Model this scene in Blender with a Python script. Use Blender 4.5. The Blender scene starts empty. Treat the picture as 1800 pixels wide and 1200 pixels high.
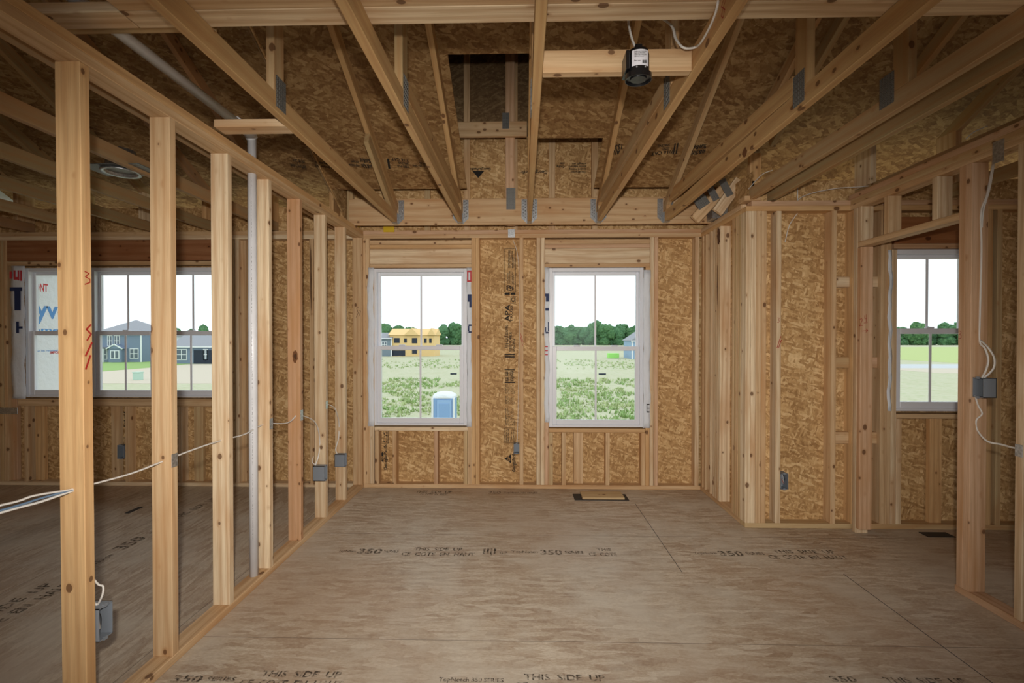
import bpy, bmesh, math, random
from mathutils import Vector, Matrix, noise
random.seed(7)
C = bpy.context.scene.collection
sc = bpy.context.scene
# ------------------------------------------------------------------ camera, sky, lamps, exposure
EYE = 1.4277
F, YAW, PIT, SY = 837.2, .0229, .0089, 3.35
cam = bpy.data.objects.new('camera', bpy.data.cameras.new('camera')); C.objects.link(cam)
cam.location = (0, 0, EYE); cam.rotation_euler = (math.pi/2-PIT, 0, YAW)
cam.data.sensor_width = 36; cam.data.lens = F/1800*36; cam.data.shift_y = SY/1800
cam.data.clip_start = .05; cam.data.clip_end = 3000
sc.camera = cam
w = bpy.data.worlds.new('overcast_sky'); sc.world = w; w.use_nodes = True
wn = w.node_tree; bg = wn.nodes['Background']
tc = wn.nodes.new('ShaderNodeTexCoord'); sx = wn.nodes.new('ShaderNodeSeparateXYZ'); rp = wn.nodes.new('ShaderNodeValToRGB')
wn.links.new(tc.outputs['Generated'], sx.inputs[0]); wn.links.new(sx.outputs['Z'], rp.inputs[0]); wn.links.new(rp.outputs[0], bg.inputs[0])
rp.color_ramp.elements[0].color = (.86, .95, 1, 1); rp.color_ramp.elements[1].color = (.95, .98, 1, 1)
bg.inputs[1].default_value = 1.6
def lamp(name, kind, loc, rot, energy, color=(1, 1, 1), **kw):
    l = bpy.data.lights.new(name, kind); l.energy = energy; l.color = color
    for k, v in kw.items(): setattr(l, k, v)
    o = bpy.data.objects.new(name, l); o.location = loc; o.rotation_euler = rot; C.objects.link(o); return o
# the photographer's flash sits on the camera; an unseen area lamp added behind it gives ambient fill
lamp('camera_flash', 'SPOT', (0, -.08, EYE+.17), (math.radians(81), 0, math.radians(4)), 400, (1, .93, .84), spot_size=math.radians(90), spot_blend=1.0, shadow_soft_size=.03).scale = (1.55, 1, 1)
lamp('rear_window_daylight', 'AREA', (.2, -3.3, 1.35), (math.radians(90), 0, 0), 22, (1, .97, .93), shape='RECTANGLE', size=3.4, size_y=2.0)
sc.view_settings.view_transform = 'Standard'; sc.view_settings.look = 'None'
sc.view_settings.exposure = 0; sc.view_settings.gamma = 1; sc.view_settings.use_curve_mapping = False
sc.cycles.max_bounces = 7; sc.cycles.diffuse_bounces = 4; sc.cycles.transparent_max_bounces = 12
sc.cycles.sample_clamp_indirect = 4; sc.cycles.caustics_reflective = False; sc.cycles.caustics_refractive = False

# ------------------------------------------------------------------ survey helpers: a photo point on a known plane of the room -> metres
def ray(px, py):
    u = (px-900)/F; v = -(py-600-SY)/F
    y = math.cos(PIT)+v*math.sin(PIT); z = -math.sin(PIT)+v*math.cos(PIT)
    return u*math.cos(YAW)-y*math.sin(YAW), u*math.sin(YAW)+y*math.cos(YAW), z
def AY(px, py, Y):
    a, b, c = ray(px, py); t = Y/b; return a*t, EYE+c*t
def AX(px, py, X):
    a, b, c = ray(px, py); t = X/a; return b*t, EYE+c*t
def XB(px, Y=4.537): return AY(px, 620, Y)[0]
def ZB(py, Y=4.537): return AY(900, py, Y)[1]

# ------------------------------------------------------------------ materials
class NT:
    def __init__(s, name):
        s.m = bpy.data.materials.new(name); s.m.use_nodes = True; s.t = s.m.node_tree; s.t.nodes.clear()
        s.out = s.n('ShaderNodeOutputMaterial'); s.b = s.n('ShaderNodeBsdfPrincipled'); s.l(s.b.outputs[0], s.out.inputs[0])
    def n(s, k, **kw):
        x = s.t.nodes.new(k)
        for a, v in kw.items():
            if hasattr(x, a): setattr(x, a, v)
        return x
    def l(s, a, b): s.t.links.new(a, b)
    def put(s, sock, v):
        if hasattr(v, 'is_output') or isinstance(v, bpy.types.NodeSocket): s.l(v, sock)
        else: sock.default_value = v
    def math(s, op, a, b=0.0, clamp=False):
        x = s.n('ShaderNodeMath', operation=op); x.use_clamp = clamp; s.put(x.inputs[0], a); s.put(x.inputs[1], b); return x.outputs[0]
    def vmath(s, op, a, b):
        x = s.n('ShaderNodeVectorMath', operation=op); s.put(x.inputs[0], a); s.put(x.inputs[1], b); return x.outputs[0]
    def noise(s, vec, scale, detail=3, rough=.55, dist=0):
        x = s.n('ShaderNodeTexNoise'); s.put(x.inputs['Vector'], vec); x.inputs['Scale'].default_value = scale
        x.inputs['Detail'].default_value = detail; x.inputs['Roughness'].default_value = rough; x.inputs['Distortion'].default_value = dist; return x
    def voro(s, vec, scale, feature='F1', rnd=1):
        x = s.n('ShaderNodeTexVoronoi', feature=feature); s.put(x.inputs['Vector'], vec); x.inputs['Scale'].default_value = scale
        x.inputs['Randomness'].default_value = rnd; return x
    def ramp(s, fac, stops, interp='LINEAR'):
        x = s.n('ShaderNodeValToRGB'); s.put(x.inputs[0], fac); r = x.color_ramp; r.interpolation = interp
        while len(r.elements) < len(stops): r.elements.new(.5)
        for e, (p, c) in zip(r.elements, stops): e.position = p; e.color = (*c, 1) if len(c) == 3 else c
        return x.outputs[0]
    def mix(s, fac, a, b, blend='MIX'):
        x = s.n('ShaderNodeMix', data_type='RGBA', blend_type=blend); s.put(x.inputs[0], fac)
        for i, v in ((6, a), (7, b)):
            if isinstance(v, tuple): x.inputs[i].default_value = (*v, 1) if len(v) == 3 else v
            else: s.l(v, x.inputs[i])
        return x.outputs[2]
    def bump(s, h, strength, dist=.002):
        x = s.n('ShaderNodeBump'); x.inputs['Strength'].default_value = strength; x.inputs['Distance'].default_value = dist
        s.l(h, x.inputs['Height']); s.l(x.outputs[0], s.b.inputs['Normal'])
    def fin(s, col, rough=.7, metal=0, spec=.3):
        s.put(s.b.inputs['Base Color'], (*col, 1) if isinstance(col, tuple) else col); s.put(s.b.inputs['Roughness'], rough)
        s.b.inputs['Metallic'].default_value = metal; s.b.inputs['Specular IOR Level'].default_value = spec; return s.m
def flat(name, col, rough=.6, metal=0, spec=.3): return NT(name).fin(col, rough, metal, spec)
def swz(t, order):   # object coordinates with the given axis order
    c = t.n('ShaderNodeTexCoord').outputs['Object']; q = t.n('ShaderNodeSeparateXYZ'); t.l(c, q.inputs[0])
    m = t.n('ShaderNodeCombineXYZ')
    for i, a in enumerate(order):
        if a != '0': t.l(q.outputs['XYZ'.index(a)], m.inputs[i])
    return m.outputs[0]
def lumber_mat(axis, name=None, tint=(1, 1, 1)):
    # grain runs along AXIS of the board's own space
    order = {'X': 'YZX', 'Y': 'XZY', 'Z': 'XYZ'}[axis]
    t = NT(name or 'pine_lumber_grain_'+axis.lower()); v = swz(t, order)
    oi = t.n('ShaderNodeObjectInfo'); rnd = oi.outputs['Random']
    off = t.n('ShaderNodeCombineXYZ'); 
    for i, k in enumerate((37.1, 91.7, 53.3)): t.l(t.math('MULTIPLY', rnd, k), off.inputs[i])
    v = t.vmath('ADD', v, off.outputs[0])
    # knots
    kv = t.vmath('MULTIPLY', v, (13, 13, 9)); vo = t.voro(kv, 1, 'F1', 1)
    sel = t.n('ShaderNodeSeparateColor'); t.l(vo.outputs['Color'], sel.inputs[0])
    rad = t.math('MULTIPLY', t.math('SUBTRACT', sel.outputs[0], .15), .24)   # many cells have no knot
    kd = t.math('SUBTRACT', rad, vo.outputs['Distance'])
    kn = t.math('MULTIPLY', kd, 40, True); kd2 = t.math('ADD', kd, .12); halo = t.math('MULTIPLY', kd2, 6, True)
    # rings: long grain bending round the knots
    n1 = t.noise(t.vmath('MULTIPLY', v, (5, 5, .5)), 1, 2)
    warp = t.math('ADD', t.math('MULTIPLY', n1.outputs['Fac'], 16), t.math('MULTIPLY', halo, 1.6))
    q = t.n('ShaderNodeSeparateXYZ'); t.l(v, q.inputs[0])
    ph = t.math('ADD', t.math('ADD', t.math('MULTIPLY', q.outputs[0], 150), t.math('MULTIPLY', q.outputs[1], 95)), warp)
    ring = t.math('ADD', t.math('MULTIPLY', t.math('SINE', ph), .5), .5)
    fine = t.noise(t.vmath('MULTIPLY', v, (160, 160, 5)), 1, 3).outputs['Fac']
    patch = t.noise(t.vmath('MULTIPLY', v, (6, 6, 1.4)), 1, 3).outputs['Fac']
    base = oi.outputs['Color']
    col = t.mix(t.math('MULTIPLY', t.math('POWER', ring, 2.2), .42), base, (.40, .20, .075))
    col = t.mix(t.math('MULTIPLY', t.math('MULTIPLY', t.math('SUBTRACT', fine, .4), 2.6, True), .5), col, (.38, .22, .10))
    col = t.mix(t.ramp(patch, [(.48, (0, 0, 0)), (.72, (.6, .6, .6))]), col, (.48, .235, .085))
    col = t.mix(t.math('MULTIPLY', halo, .35), col, (.36, .16, .05))
    col = t.mix(t.math('MULTIPLY', kn, .8), col, (.11, .045, .018))
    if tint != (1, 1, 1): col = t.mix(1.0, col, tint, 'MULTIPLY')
    t.bump(fine, .25, .002)
    return t.fin(col, .62, 0, .3)
LUM = {a: lumber_mat(a) for a in 'XYZ'}
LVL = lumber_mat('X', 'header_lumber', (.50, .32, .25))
def osb_mat(name, plane, dark, mid, light, scale=1, stretch=4.2, contrast=1, horiz=False, rough=.75):
    t = NT(name); v = swz(t, {'xz': 'XZ0', 'xy': 'XY0', 'yz': 'YZ0'}[plane])
    nz = t.noise(v, 9, 2); v = t.vmath('ADD', v, t.vmath('MULTIPLY', t.vmath('SUBTRACT', nz.outputs['Color'], (.5, .5, .5)), (.035, .035, 0)))
    layers = []
    angs = (8, -9, 24, -27) if horiz else (62, -38, 104, 17)
    for i, a in enumerate(angs):
        mp = t.n('ShaderNodeMapping', vector_type='POINT'); mp.inputs['Rotation'].default_value = (0, 0, math.radians(a))
        mp.inputs['Location'].default_value = (i*3.7, i*1.9, 0); t.l(v, mp.inputs[0])
        s2 = t.vmath('MULTIPLY', mp.outputs[0], (15*scale, 15*scale*stretch, 1))
        vo = t.voro(s2, 1); sp = t.n('ShaderNodeSeparateColor'); t.l(vo.outputs['Color'], sp.inputs[0])
        layers.append((sp.outputs[0], sp.outputs[1], vo.outputs['Distance']))
    tone = layers[0][0]
    for k in range(1, 4):   # a flake of this layer lies on top where its own random number says so
        tone_mix = t.n('ShaderNodeMix', data_type='FLOAT'); t.l(t.math('GREATER_THAN', layers[k][1], .52), tone_mix.inputs[0])
        t.l(tone, tone_mix.inputs[2]); t.l(layers[k][0], tone_mix.inputs[3]); tone = tone_mix.outputs[0]
    fib = t.noise(t.vmath('MULTIPLY', v, (60, 30, 1)), 1, 4).outputs['Fac']
    big = t.noise(v, 2.2, 3).outputs['Fac']
    f = t.math('ADD', t.math('MULTIPLY', t.math('POWER', tone, 1.6), .40*contrast), t.math('ADD', t.math('MULTIPLY', fib, .50), t.math('MULTIPLY', big, .38)))
    f = t.math('SUBTRACT', f, .15)
    col = t.ramp(f, [(.08, tuple(x*.55 for x in dark)), (.24, dark), (.48, mid), (.72, light), (.95, tuple(min(1, x*1.25) for x in light))])
    t.bump(f, .3, .003)
    return t.fin(col, rough, 0, .3)
OSBC = ((.34, .185, .070), (.56, .345, .150), (.74, .52, .27))
OSB = {p: osb_mat('osb_sheathing_'+p, p, *OSBC) for p in ('xz', 'yz')}
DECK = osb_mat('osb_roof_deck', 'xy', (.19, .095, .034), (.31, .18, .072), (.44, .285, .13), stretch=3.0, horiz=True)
OSBG = osb_mat('osb_grey_sheathing', 'xz', (.13, .075, .033), (.20, .125, .058), (.28, .19, .095), horiz=True)  # darker flake tones for the upper gable sheet
def floor_mat(name, order):
    t = NT(name); v = swz(t, order)
    nz = t.noise(v, 5, 2); v2 = t.vmath('ADD', v, t.vmath('MULTIPLY', t.vmath('SUBTRACT', nz.outputs['Color'], (.5, .5, .5)), (.06, .05, 0)))
    a = t.voro(t.vmath('MULTIPLY', v2, (9, 42, 1)), 1); sp = t.n('ShaderNodeSeparateColor'); t.l(a.outputs['Color'], sp.inputs[0])
    b = t.noise(t.vmath('MULTIPLY', v2, (7, 34, 1)), 1, 5, .65).outputs['Fac']
    g = t.noise(t.vmath('MULTIPLY', v, (45, 110, 1)), 1, 5, .75).outputs['Fac']
    big = t.noise(v, 1.3, 7, .72).outputs['Fac']
    f = t.math('ADD', t.math('MULTIPLY', sp.outputs[0], .22), t.math('ADD', t.math('MULTIPLY', b, .36), t.math('MULTIPLY', g, .62)))
    col = t.ramp(f, [(.3, (.24, .16, .10)), (.48, (.38, .28, .195)), (.62, (.48, .385, .285)), (.78, (.64, .56, .45))])
    dust = t.ramp(big, [(.46, (0, 0, 0)), (.60, (.7, .7, .7))]); col = t.mix(dust, col, (.58, .52, .43))
    red = t.ramp(t.noise(v, .8, 3).outputs['Fac'], [(.45, (0, 0, 0)), (.65, (.4, .4, .4))]); col = t.mix(red, col, (.42, .27, .17))
    # joints between the panels: rows 1.22 m deep, butt joints staggered
    q = t.n('ShaderNodeSeparateXYZ'); t.l(v, q.inputs[0])
    def line(c, period, o, wd):
        m = t.math('PINGPONG', t.math('ADD', c, o), period/2); return t.math('LESS_THAN', m, wd)
    row = line(q.outputs[1], 1.219, -2.93+1.219*4, .0022)
    col = t.mix(t.math('MULTIPLY', row, .6), col, (.07, .045, .03))
    t.bump(f, .15, .002)
    r = t.math('ADD', t.math('MULTIPLY', b, .3), .38)
    return t.fin(col, r, 0, .35)
FLOOR = floor_mat('osb_subfloor', 'XY0'); FLOOR2 = floor_mat('osb_subfloor_turned', 'YX0')
INK = flat('black_stamp_ink', (.02, .017, .015), .8)
t = NT('faded_stamp_ink'); tr = t.n('ShaderNodeBsdfTransparent'); mx = t.n('ShaderNodeMixShader'); v = t.n('ShaderNodeTexCoord').outputs['Object']
t.l(t.ramp(t.noise(v, 45, 4, .7).outputs['Fac'], [(.44, (.15,)*3), (.58, (.8,)*3)]), mx.inputs[0]); t.l(tr.outputs[0], mx.inputs[1]); t.l(t.b.outputs[0], mx.inputs[2]); t.l(mx.outputs[0], t.out.inputs[0])
FADED = t.fin((.05, .038, .03), .8)
REDPEN = flat('red_marker', (.35, .02, .015), .6)
t = NT('galvanised_steel'); v = t.n('ShaderNodeTexCoord').outputs['Object']
STEEL = t.fin(t.ramp(t.voro(v, 90).outputs['Distance'], [(0, (.30, .32, .34)), (1, (.62, .65, .68))]), .35, .85, .5)
t = NT('truss_plate_steel'); v = t.n('ShaderNodeTexCoord').outputs['Object']
STEELP = t.fin(t.ramp(t.voro(v, 120, rnd=.1).outputs['Distance'], [(.2, (.05, .05, .048)), (.5, (.22, .22, .21))]), .5, .3, .5)
t = NT('white_pvc'); v = t.n('ShaderNodeTexCoord').outputs['Object']
PVC = t.fin(t.ramp(t.noise(v, 6).outputs['Fac'], [(.3, (.66, .67, .70)), (.7, (.76, .77, .80))]), .3, 0, .5)
VINYL = flat('white_vinyl', (.74, .76, .82), .35, 0, .5)
WRAP = NT('white_housewrap'); v = WRAP.n('ShaderNodeTexCoord').outputs['Object']; WRAP.bump(WRAP.noise(v, 14, 3).outputs['Fac'], .5, .02); WRAP = WRAP.fin((.72, .76, .82), .6)
NAVY = flat('navy_print', (.02, .035, .11), .6); BLUEP = flat('blue_print', (.10, .28, .62), .6); REDP = flat('red_print', (.55, .05, .06), .6)
GREYBOX = flat('grey_blue_plastic', (.21, .235, .27), .45, 0, .4)
CABLE = flat('white_cable_jacket', (.74, .72, .68), .45, 0, .4); CABLEB = flat('blue_cable_jacket', (.14, .22, .33), .45)
BLACK = flat('black_plastic', (.008, .008, .009), .28, 0, .5); LABEL = flat('white_paper_label', (.72, .72, .78), .6)
YELLOW = flat('yellow_tag', (.62, .42, .02), .6); DARKV = flat('dark_duct', (.012, .016, .022), .5); COPPER = flat('red_wire', (.3, .03, .03), .4)
t = NT('window_glass'); tr = t.n('ShaderNodeBsdfTransparent'); gl = t.n('ShaderNodeBsdfGlossy'); gl.inputs['Roughness'].default_value = .02; mx = t.n('ShaderNodeMixShader'); mx.inputs[0].default_value = .015
tr.inputs[0].default_value = (.96, .98, .98, 1); t.l(tr.outputs[0], mx.inputs[1]); t.l(gl.outputs[0], mx.inputs[2]); t.l(mx.outputs[0], t.out.inputs[0]); GLASS = t.m

WOODS = {'pale': (.76, .60, .40), 'tan': (.68, .48, .28), 'honey': (.70, .45, .22), 'pink': (.64, .42, .27), 'red': (.56, .33, .19), 'olive': (.58, .43, .235), 'cream': (.78, .63, .43)}
crng = random.Random(11)
def tone(o, k=None):
    c = WOODS[k or crng.choice(('pale', 'tan', 'tan', 'honey', 'pink', 'olive', 'cream', 'tan'))]; f = crng.uniform(.92, 1.06)
    o.color = (c[0]*f, c[1]*f, c[2]*f, 1); return o
# ------------------------------------------------------------------ object helpers
def tag(o, label=None, cat=None, group=None, kind=None):
    if label: o['label'] = label
    if cat: o['category'] = cat
    if group: o['group'] = group
    if kind: o['kind'] = kind
    return o
def link(name, bm, mat, parent=None, loc=(0, 0, 0), rot=None):
    me = bpy.data.meshes.new(name); bm.to_mesh(me); bm.free(); me.materials.append(mat)
    o = bpy.data.objects.new(name, me); C.objects.link(o); o.location = loc
    if rot is not None: o.rotation_euler = rot
    if parent: o.parent = parent
    return o
def empty(name, label, cat, loc=(0, 0, 0), group=None, kind=None):
    o = bpy.data.objects.new(name, None); C.objects.link(o); o.location = loc; return tag(o, label, cat, group, kind)
def bxm(bm, x0, x1, y0, y1, z0, z1, bev=0):
    vs = [bm.verts.new((x, y, z)) for x in (x0, x1) for y in (y0, y1) for z in (z0, z1)]
    fs = [(0, 1, 3, 2), (4, 6, 7, 5), (0, 4, 5, 1), (2, 3, 7, 6), (0, 2, 6, 4), (1, 5, 7, 3)]
    faces = [bm.faces.new([vs[i] for i in f]) for f in fs]
    if bev:
        es = list({e for f in faces for e in f.edges}); bmesh.ops.bevel(bm, geom=es, offset=bev, segments=1, affect='EDGES', profile=.5)
    return vs
def box(name, x0, x1, y0, y1, z0, z1, mat, parent=None, bev=0):
    """world-aligned box as its own object, origin at its centre (parents are unrotated, child keeps world place)"""
    c = Vector(((x0+x1)/2, (y0+y1)/2, (z0+z1)/2)); h = (abs(x1-x0)/2, abs(y1-y0)/2, abs(z1-z0)/2)
    bm = bmesh.new(); bxm(bm, -h[0], h[0], -h[1], h[1], -h[2], h[2], bev)
    if parent: c = c-parent.location
    return link(name, bm, mat, parent, c)
def board(name, x0, x1, y0, y1, z0, z1, label=None, cat='lumber', group=None, parent=None, mat=None, lean=0):
    d = (abs(x1-x0), abs(y1-y0), abs(z1-z0)); ax = 'XYZ'[d.index(max(d))]
    o = box(name, x0, x1, y0, y1, z0, z1, mat or LUM[ax], parent, .0022)
    tone(o)
    if lean: o.rotation_euler = (random.uniform(-lean, lean), random.uniform(-lean, lean), 0)
    if not parent: tag(o, label, cat, group)
    return o
def slant(name, X0, X1, a, b, thick, parent, mat=None):
    """a board in a YZ plane, its lower edge from a=(y,z) to b=(y,z)"""
    dy, dz = b[0]-a[0], b[1]-a[1]; L = math.hypot(dy, dz); ang = math.atan2(dz, dy)
    bm = bmesh.new(); w_ = (X1-X0)/2; bxm(bm, -w_, w_, 0, L, 0, thick, .002)
    p = parent.location if parent else Vector((0, 0, 0))
    return tone(link(name, bm, mat or LUM['Y'], parent, Vector(((X0+X1)/2, a[0], a[1]))-p, (ang, 0, 0)))
def tube(name, pts, r, mat, parent=None, flatk=1.0, seg=8, smooth=True, sub=6):
    P = [Vector(p) for p in pts]
    if smooth and len(P) > 2:
        Q = []
        for i in range(len(P)-1):
            p0, p1, p2, p3 = P[max(i-1, 0)], P[i], P[i+1], P[min(i+2, len(P)-1)]
            for k in range(sub):
                u = k/sub; Q.append(.5*((2*p1)+(-p0+p2)*u+(2*p0-5*p1+4*p2-p3)*u*u+(-p0+3*p1-3*p2+p3)*u**3))
        Q.append(P[-1]); P = Q
    o0 = P[0].copy(); bm = bmesh.new(); rings = []; up = Vector((0, 0, 1))
    for i, p in enumerate(P):
        t_ = (P[min(i+1, len(P)-1)]-P[max(i-1, 0)]).normalized()
        if i == 0: a = t_.cross(up if abs(t_.z) < .9 else Vector((1, 0, 0))).normalized()
        else: a = (a-t_*a.dot(t_)).normalized()
        b = t_.cross(a)
        rings.append([bm.verts.new(p-o0+a*math.cos(6.2832*k/seg)*r*flatk+b*math.sin(6.2832*k/seg)*r) for k in range(seg)])
    for i in range(len(rings)-1):
        for k in range(seg):
            f = bm.faces.new((rings[i][k], rings[i][(k+1) % seg], rings[i+1][(k+1) % seg], rings[i+1][k])); f.smooth = True
    bm.faces.new(rings[0][::-1]); bm.faces.new(rings[-1]); bmesh.ops.recalc_face_normals(bm, faces=bm.faces)
    return link(name, bm, mat, parent, o0-(parent.location if parent else Vector((0, 0, 0))))
def text(s, size, pos, u, v, mat, parent, name='printed_text', sxk=1.0, align='LEFT', bold=0):
    c = bpy.data.curves.new('lettering', 'FONT'); c.body = s; c.size = size; c.align_x = align; c.offset = bold*size; c.resolution_u = 2
    t_ = bpy.data.objects.new('lettering', c); C.objects.link(t_)
    me = bpy.data.meshes.new_from_object(t_.evaluated_get(bpy.context.evaluated_depsgraph_get()))
    bpy.data.objects.remove(t_); bpy.data.curves.remove(c); me.materials.clear(); me.materials.append(mat)
    o = bpy.data.objects.new(name, me); C.objects.link(o)
    U = Vector(u).normalized(); V = Vector(v).normalized(); N = U.cross(V)
    M = Matrix((U*sxk, V, N)).transposed().to_4x4(); M.translation = Vector(pos)-(parent.location if parent else Vector((0, 0, 0)))
    o.matrix_local = M
    if parent: o.parent = parent; o.matrix_local = M
    return o
def strokes(name, lines, wd, pos, u, v, mat, parent):
    """flat pen strokes: polylines in (a, b) coordinates on a face spanned by u, v"""
    U = Vector(u).normalized(); V = Vector(v).normalized(); N = U.cross(V); bm = bmesh.new()
    for ln in lines:
        for (a0, b0), (a1, b1) in zip(ln, ln[1:]):
            d = Vector((a1-a0, b1-b0)); n = Vector((-d.y, d.x)).normalized()*wd/2; e = d.normalized()*wd*.3
            q = [(a0-e.x+n.x, b0-e.y+n.y), (a1+e.x+n.x, b1+e.y+n.y), (a1+e.x-n.x, b1+e.y-n.y), (a0-e.x-n.x, b0-e.y-n.y)]
            bm.faces.new([bm.verts.new(U*x+V*y) for x, y in q])
    return link(name, bm, mat, parent, Vector(pos)-(parent.location if parent else Vector((0, 0, 0))))
def panels(name, plane, at, rects, th, mat, parent=None, kind='structure'):
    """flat sheet goods made of rectangles (a0, a1, b0, b1); plane 'y': a=x b=z, 'x': a=y b=z"""
    bm = bmesh.new()
    for a0, a1, b0, b1 in rects:
        if plane == 'y': bxm(bm, a0, a1, at, at+th, b0, b1)
        else: bxm(bm, at, at+th, a0, a1, b0, b1)
    o = link(name, bm, mat, parent)
    if not parent: o['kind'] = kind
    return o
def around(a0, a1, b0, b1, holes):
    """rectangles covering [a0,a1]x[b0,b1] except the holes (sorted along a, not overlapping)"""
    R = []; a = a0
    for h0, h1, k0, k1 in holes:
        R += [(a, h0, b0, b1), (h0, h1, b0, k0), (h0, h1, k1, b1)]; a = h1
    return R+[(a, a1, b0, b1)]

# ================================================================== SETTING
S2, S4 = .038, .089                     # a two-by-four
YB = 4.537; YSB = YB+S4                 # inner edge of the window wall and its sheathing
YJ = 3.63; YSJ = YJ+S4                  # the wall beside the doorway, nearer by 0.9 m
XP = -1.531; XJ = 1.68; XD = 2.45       # faces of the pipe partition, of the jog, of the doorway partition
Z0, Z1, Z2 = .038, 2.391, 2.467         # top of sole plate, underside and top of the top plates
fl = box('floor', XP-.045, 4.8, -3.6, 4.66, -.04, 0, FLOOR); fl['kind'] = 'structure'
fl2 = box('floor_left', -5.25, XP-.0455, -3.6, 4.66, -.04, 0, FLOOR2); fl2['kind'] = 'structure'
# butt joints in the floor panels
def seam(x, y0, y1): 
    o = box('panel_joint', x-.0018, x+.0018, y0, y1, .0002, .0008, DARKV, fl); return o
for x, y0, y1 in ((.975, 2.93, 4.149), (1.95, 1.711, 2.93), (-.9, .5, 1.711), (2.2, .5, 1.711), ): seam(x, y0, y1)
# window openings (world metres, from the survey)
def win_rect(l, t, r, b, Y): x0 = AY(l, 620, Y)[0]; x1 = AY(r, 620, Y)[0]; return x0, x1, ZB(b, Y), ZB(t, Y)
W1 = win_rect(656, 471, 821, 748, YB+.015); W2 = win_rect(965, 471, 1131, 750, YB+.015)
TRI = [win_rect(45+i*115.6, 468, 45+(i+1)*115.6-1, 700, YB+.015) for i in range(3)]
W6 = (AY(1568, 580, YJ+.015)[0], AY(1568, 580, YJ+.015)[0]+.60, ZB(720, YJ+.015), ZB(441, YJ+.015))
hs = [(TRI[0][0], TRI[2][1], TRI[0][2], TRI[0][3]), W1, W2]
panels('wall_back', 'y', YSB, around(-5.25, XJ+.10, 0, 2.72, hs), .0115, OSB['xz'])
panels('wall_right_front', 'y', YSJ, around(XJ+S4, 4.8, 0, 2.645, [W6]), .0115, OSB['xz'])
panels('wall_right_side', 'x', XJ+S4, [(YSJ, YSB, 0, 2.72)], .0115, OSB['yz'])
panels('wall_left', 'x', -5.26, [(-3.6, YSB, 0, 2.72)], .0115, OSB['yz'])
panels('wall_right', 'x', 4.8, [(-3.6, YSJ, 0, 2.72)], .0115, OSB['yz'])
panels('wall_rear', 'y', -3.62, around(-5.25, 4.8, 0, 4.9, [(-1.5, 1.9, .5, 2.2)]), .0115, OSB['xz'])

# roof deck: underside z = EYE + A - .5 * y, built as a sheet with a stepped cut-out
RA = 3.484
def deck(name, rects, A, x_off=0):
    s = math.sqrt(1.25); bm = bmesh.new()
    # local frame: x along x, y down-slope; origin at y=0
    for x0, x1, y0, y1 in rects: bxm(bm, x0, x1, y0*s, y1*s, 0, .0115)
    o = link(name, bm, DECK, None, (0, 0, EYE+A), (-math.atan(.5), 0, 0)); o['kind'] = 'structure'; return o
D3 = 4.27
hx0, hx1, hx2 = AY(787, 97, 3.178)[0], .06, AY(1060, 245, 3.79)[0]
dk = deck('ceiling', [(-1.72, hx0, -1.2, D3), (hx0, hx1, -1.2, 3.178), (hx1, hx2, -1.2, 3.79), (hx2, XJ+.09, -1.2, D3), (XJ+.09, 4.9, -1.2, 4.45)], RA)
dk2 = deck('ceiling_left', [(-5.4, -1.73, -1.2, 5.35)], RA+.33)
# rear slope of the roof, out of the photo
bm = bmesh.new(); bxm(bm, -5.4, 4.9, 0, 3.0, 0, .012); o = link('ceiling_rear', bm, DECK, None, (0, -1.19, EYE+RA+.95), (math.radians(180+26.6), 0, 0)); o['kind'] = 'structure'
for nm, x, y0, y1 in (('gable_left', -5.262, -3.7, 4.62), ('gable_right', 4.81, -3.7, 3.7), ('gable_step', -1.727, -1.2, 5.0)):
    bm = bmesh.new()
    def zt(y): return EYE+RA+(.33 if nm != 'gable_right' else 0)-.5*y if y > -1.2 else EYE+RA+.6-.5*(-1.2-y)+.3
    ys = [y0, -1.2, y1] if y0 < -1.2 else [y0, y1]
    lo = 2.72 if nm != 'gable_step' else None
    V = []
    for y in ys:
        z0 = lo if lo else EYE+RA-.5*y-.02
        V.append((bm.verts.new((x, y, z0)), bm.verts.new((x, y, zt(y)))))
    for a, b in zip(V, V[1:]): bm.faces.new((a[0], b[0], b[1], a[1]))
    r = bmesh.ops.extrude_face_region(bm, geom=list(bm.faces)); bmesh.ops.translate(bm, vec=(.011, 0, 0), verts=[g for g in r['geom'] if isinstance(g, bmesh.types.BMVert)])
    bmesh.ops.recalc_face_normals(bm, faces=bm.faces)
    o = link('wall_'+nm, bm, OSB['yz']); o['kind'] = 'structure'
# front gable behind the cut-out
zs = ZB(240, YSB)
panels('wall_gable_front', 'y', YSB+.001, [(-1.72, XJ+.10, 2.722, zs)], .0115, OSB['xz'])
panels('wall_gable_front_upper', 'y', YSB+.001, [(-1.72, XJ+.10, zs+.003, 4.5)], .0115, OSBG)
# roof and cheeks of the front gable
def sheet(name, x, poly, mat):
    bm = bmesh.new(); f = bm.faces.new([bm.verts.new((x, y, z)) for y, z in poly])
    r = bmesh.ops.extrude_face_region(bm, geom=[f]); bmesh.ops.translate(bm, vec=(.011, 0, 0), verts=[g for g in r['geom'] if isinstance(g, bmesh.types.BMVert)])
    bmesh.ops.recalc_face_normals(bm, faces=bm.faces); o = link(name, bm, mat); o['kind'] = 'structure'; return o
zd = lambda y, k=0: EYE+RA+k-.5*y
sheet('wall_gable_cheek_left', -1.74, [(.8, zd(.8)), (4.66, zd(4.66)), (4.66, 4.5), (.8, 4.5)], OSB['yz'])
sheet('wall_gable_cheek_right', XJ+.1, [(.8, zd(.8)), (4.45, zd(4.45)), (4.66, zd(4.66)), (4.66, 4.5), (.8, 4.5)], OSB['yz'])
bm = bmesh.new(); bxm(bm, -1.74, XJ+.112, .7, 4.66, 4.5, 4.512); o = link('ceiling_gable', bm, DECK); o['kind'] = 'structure'

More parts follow.
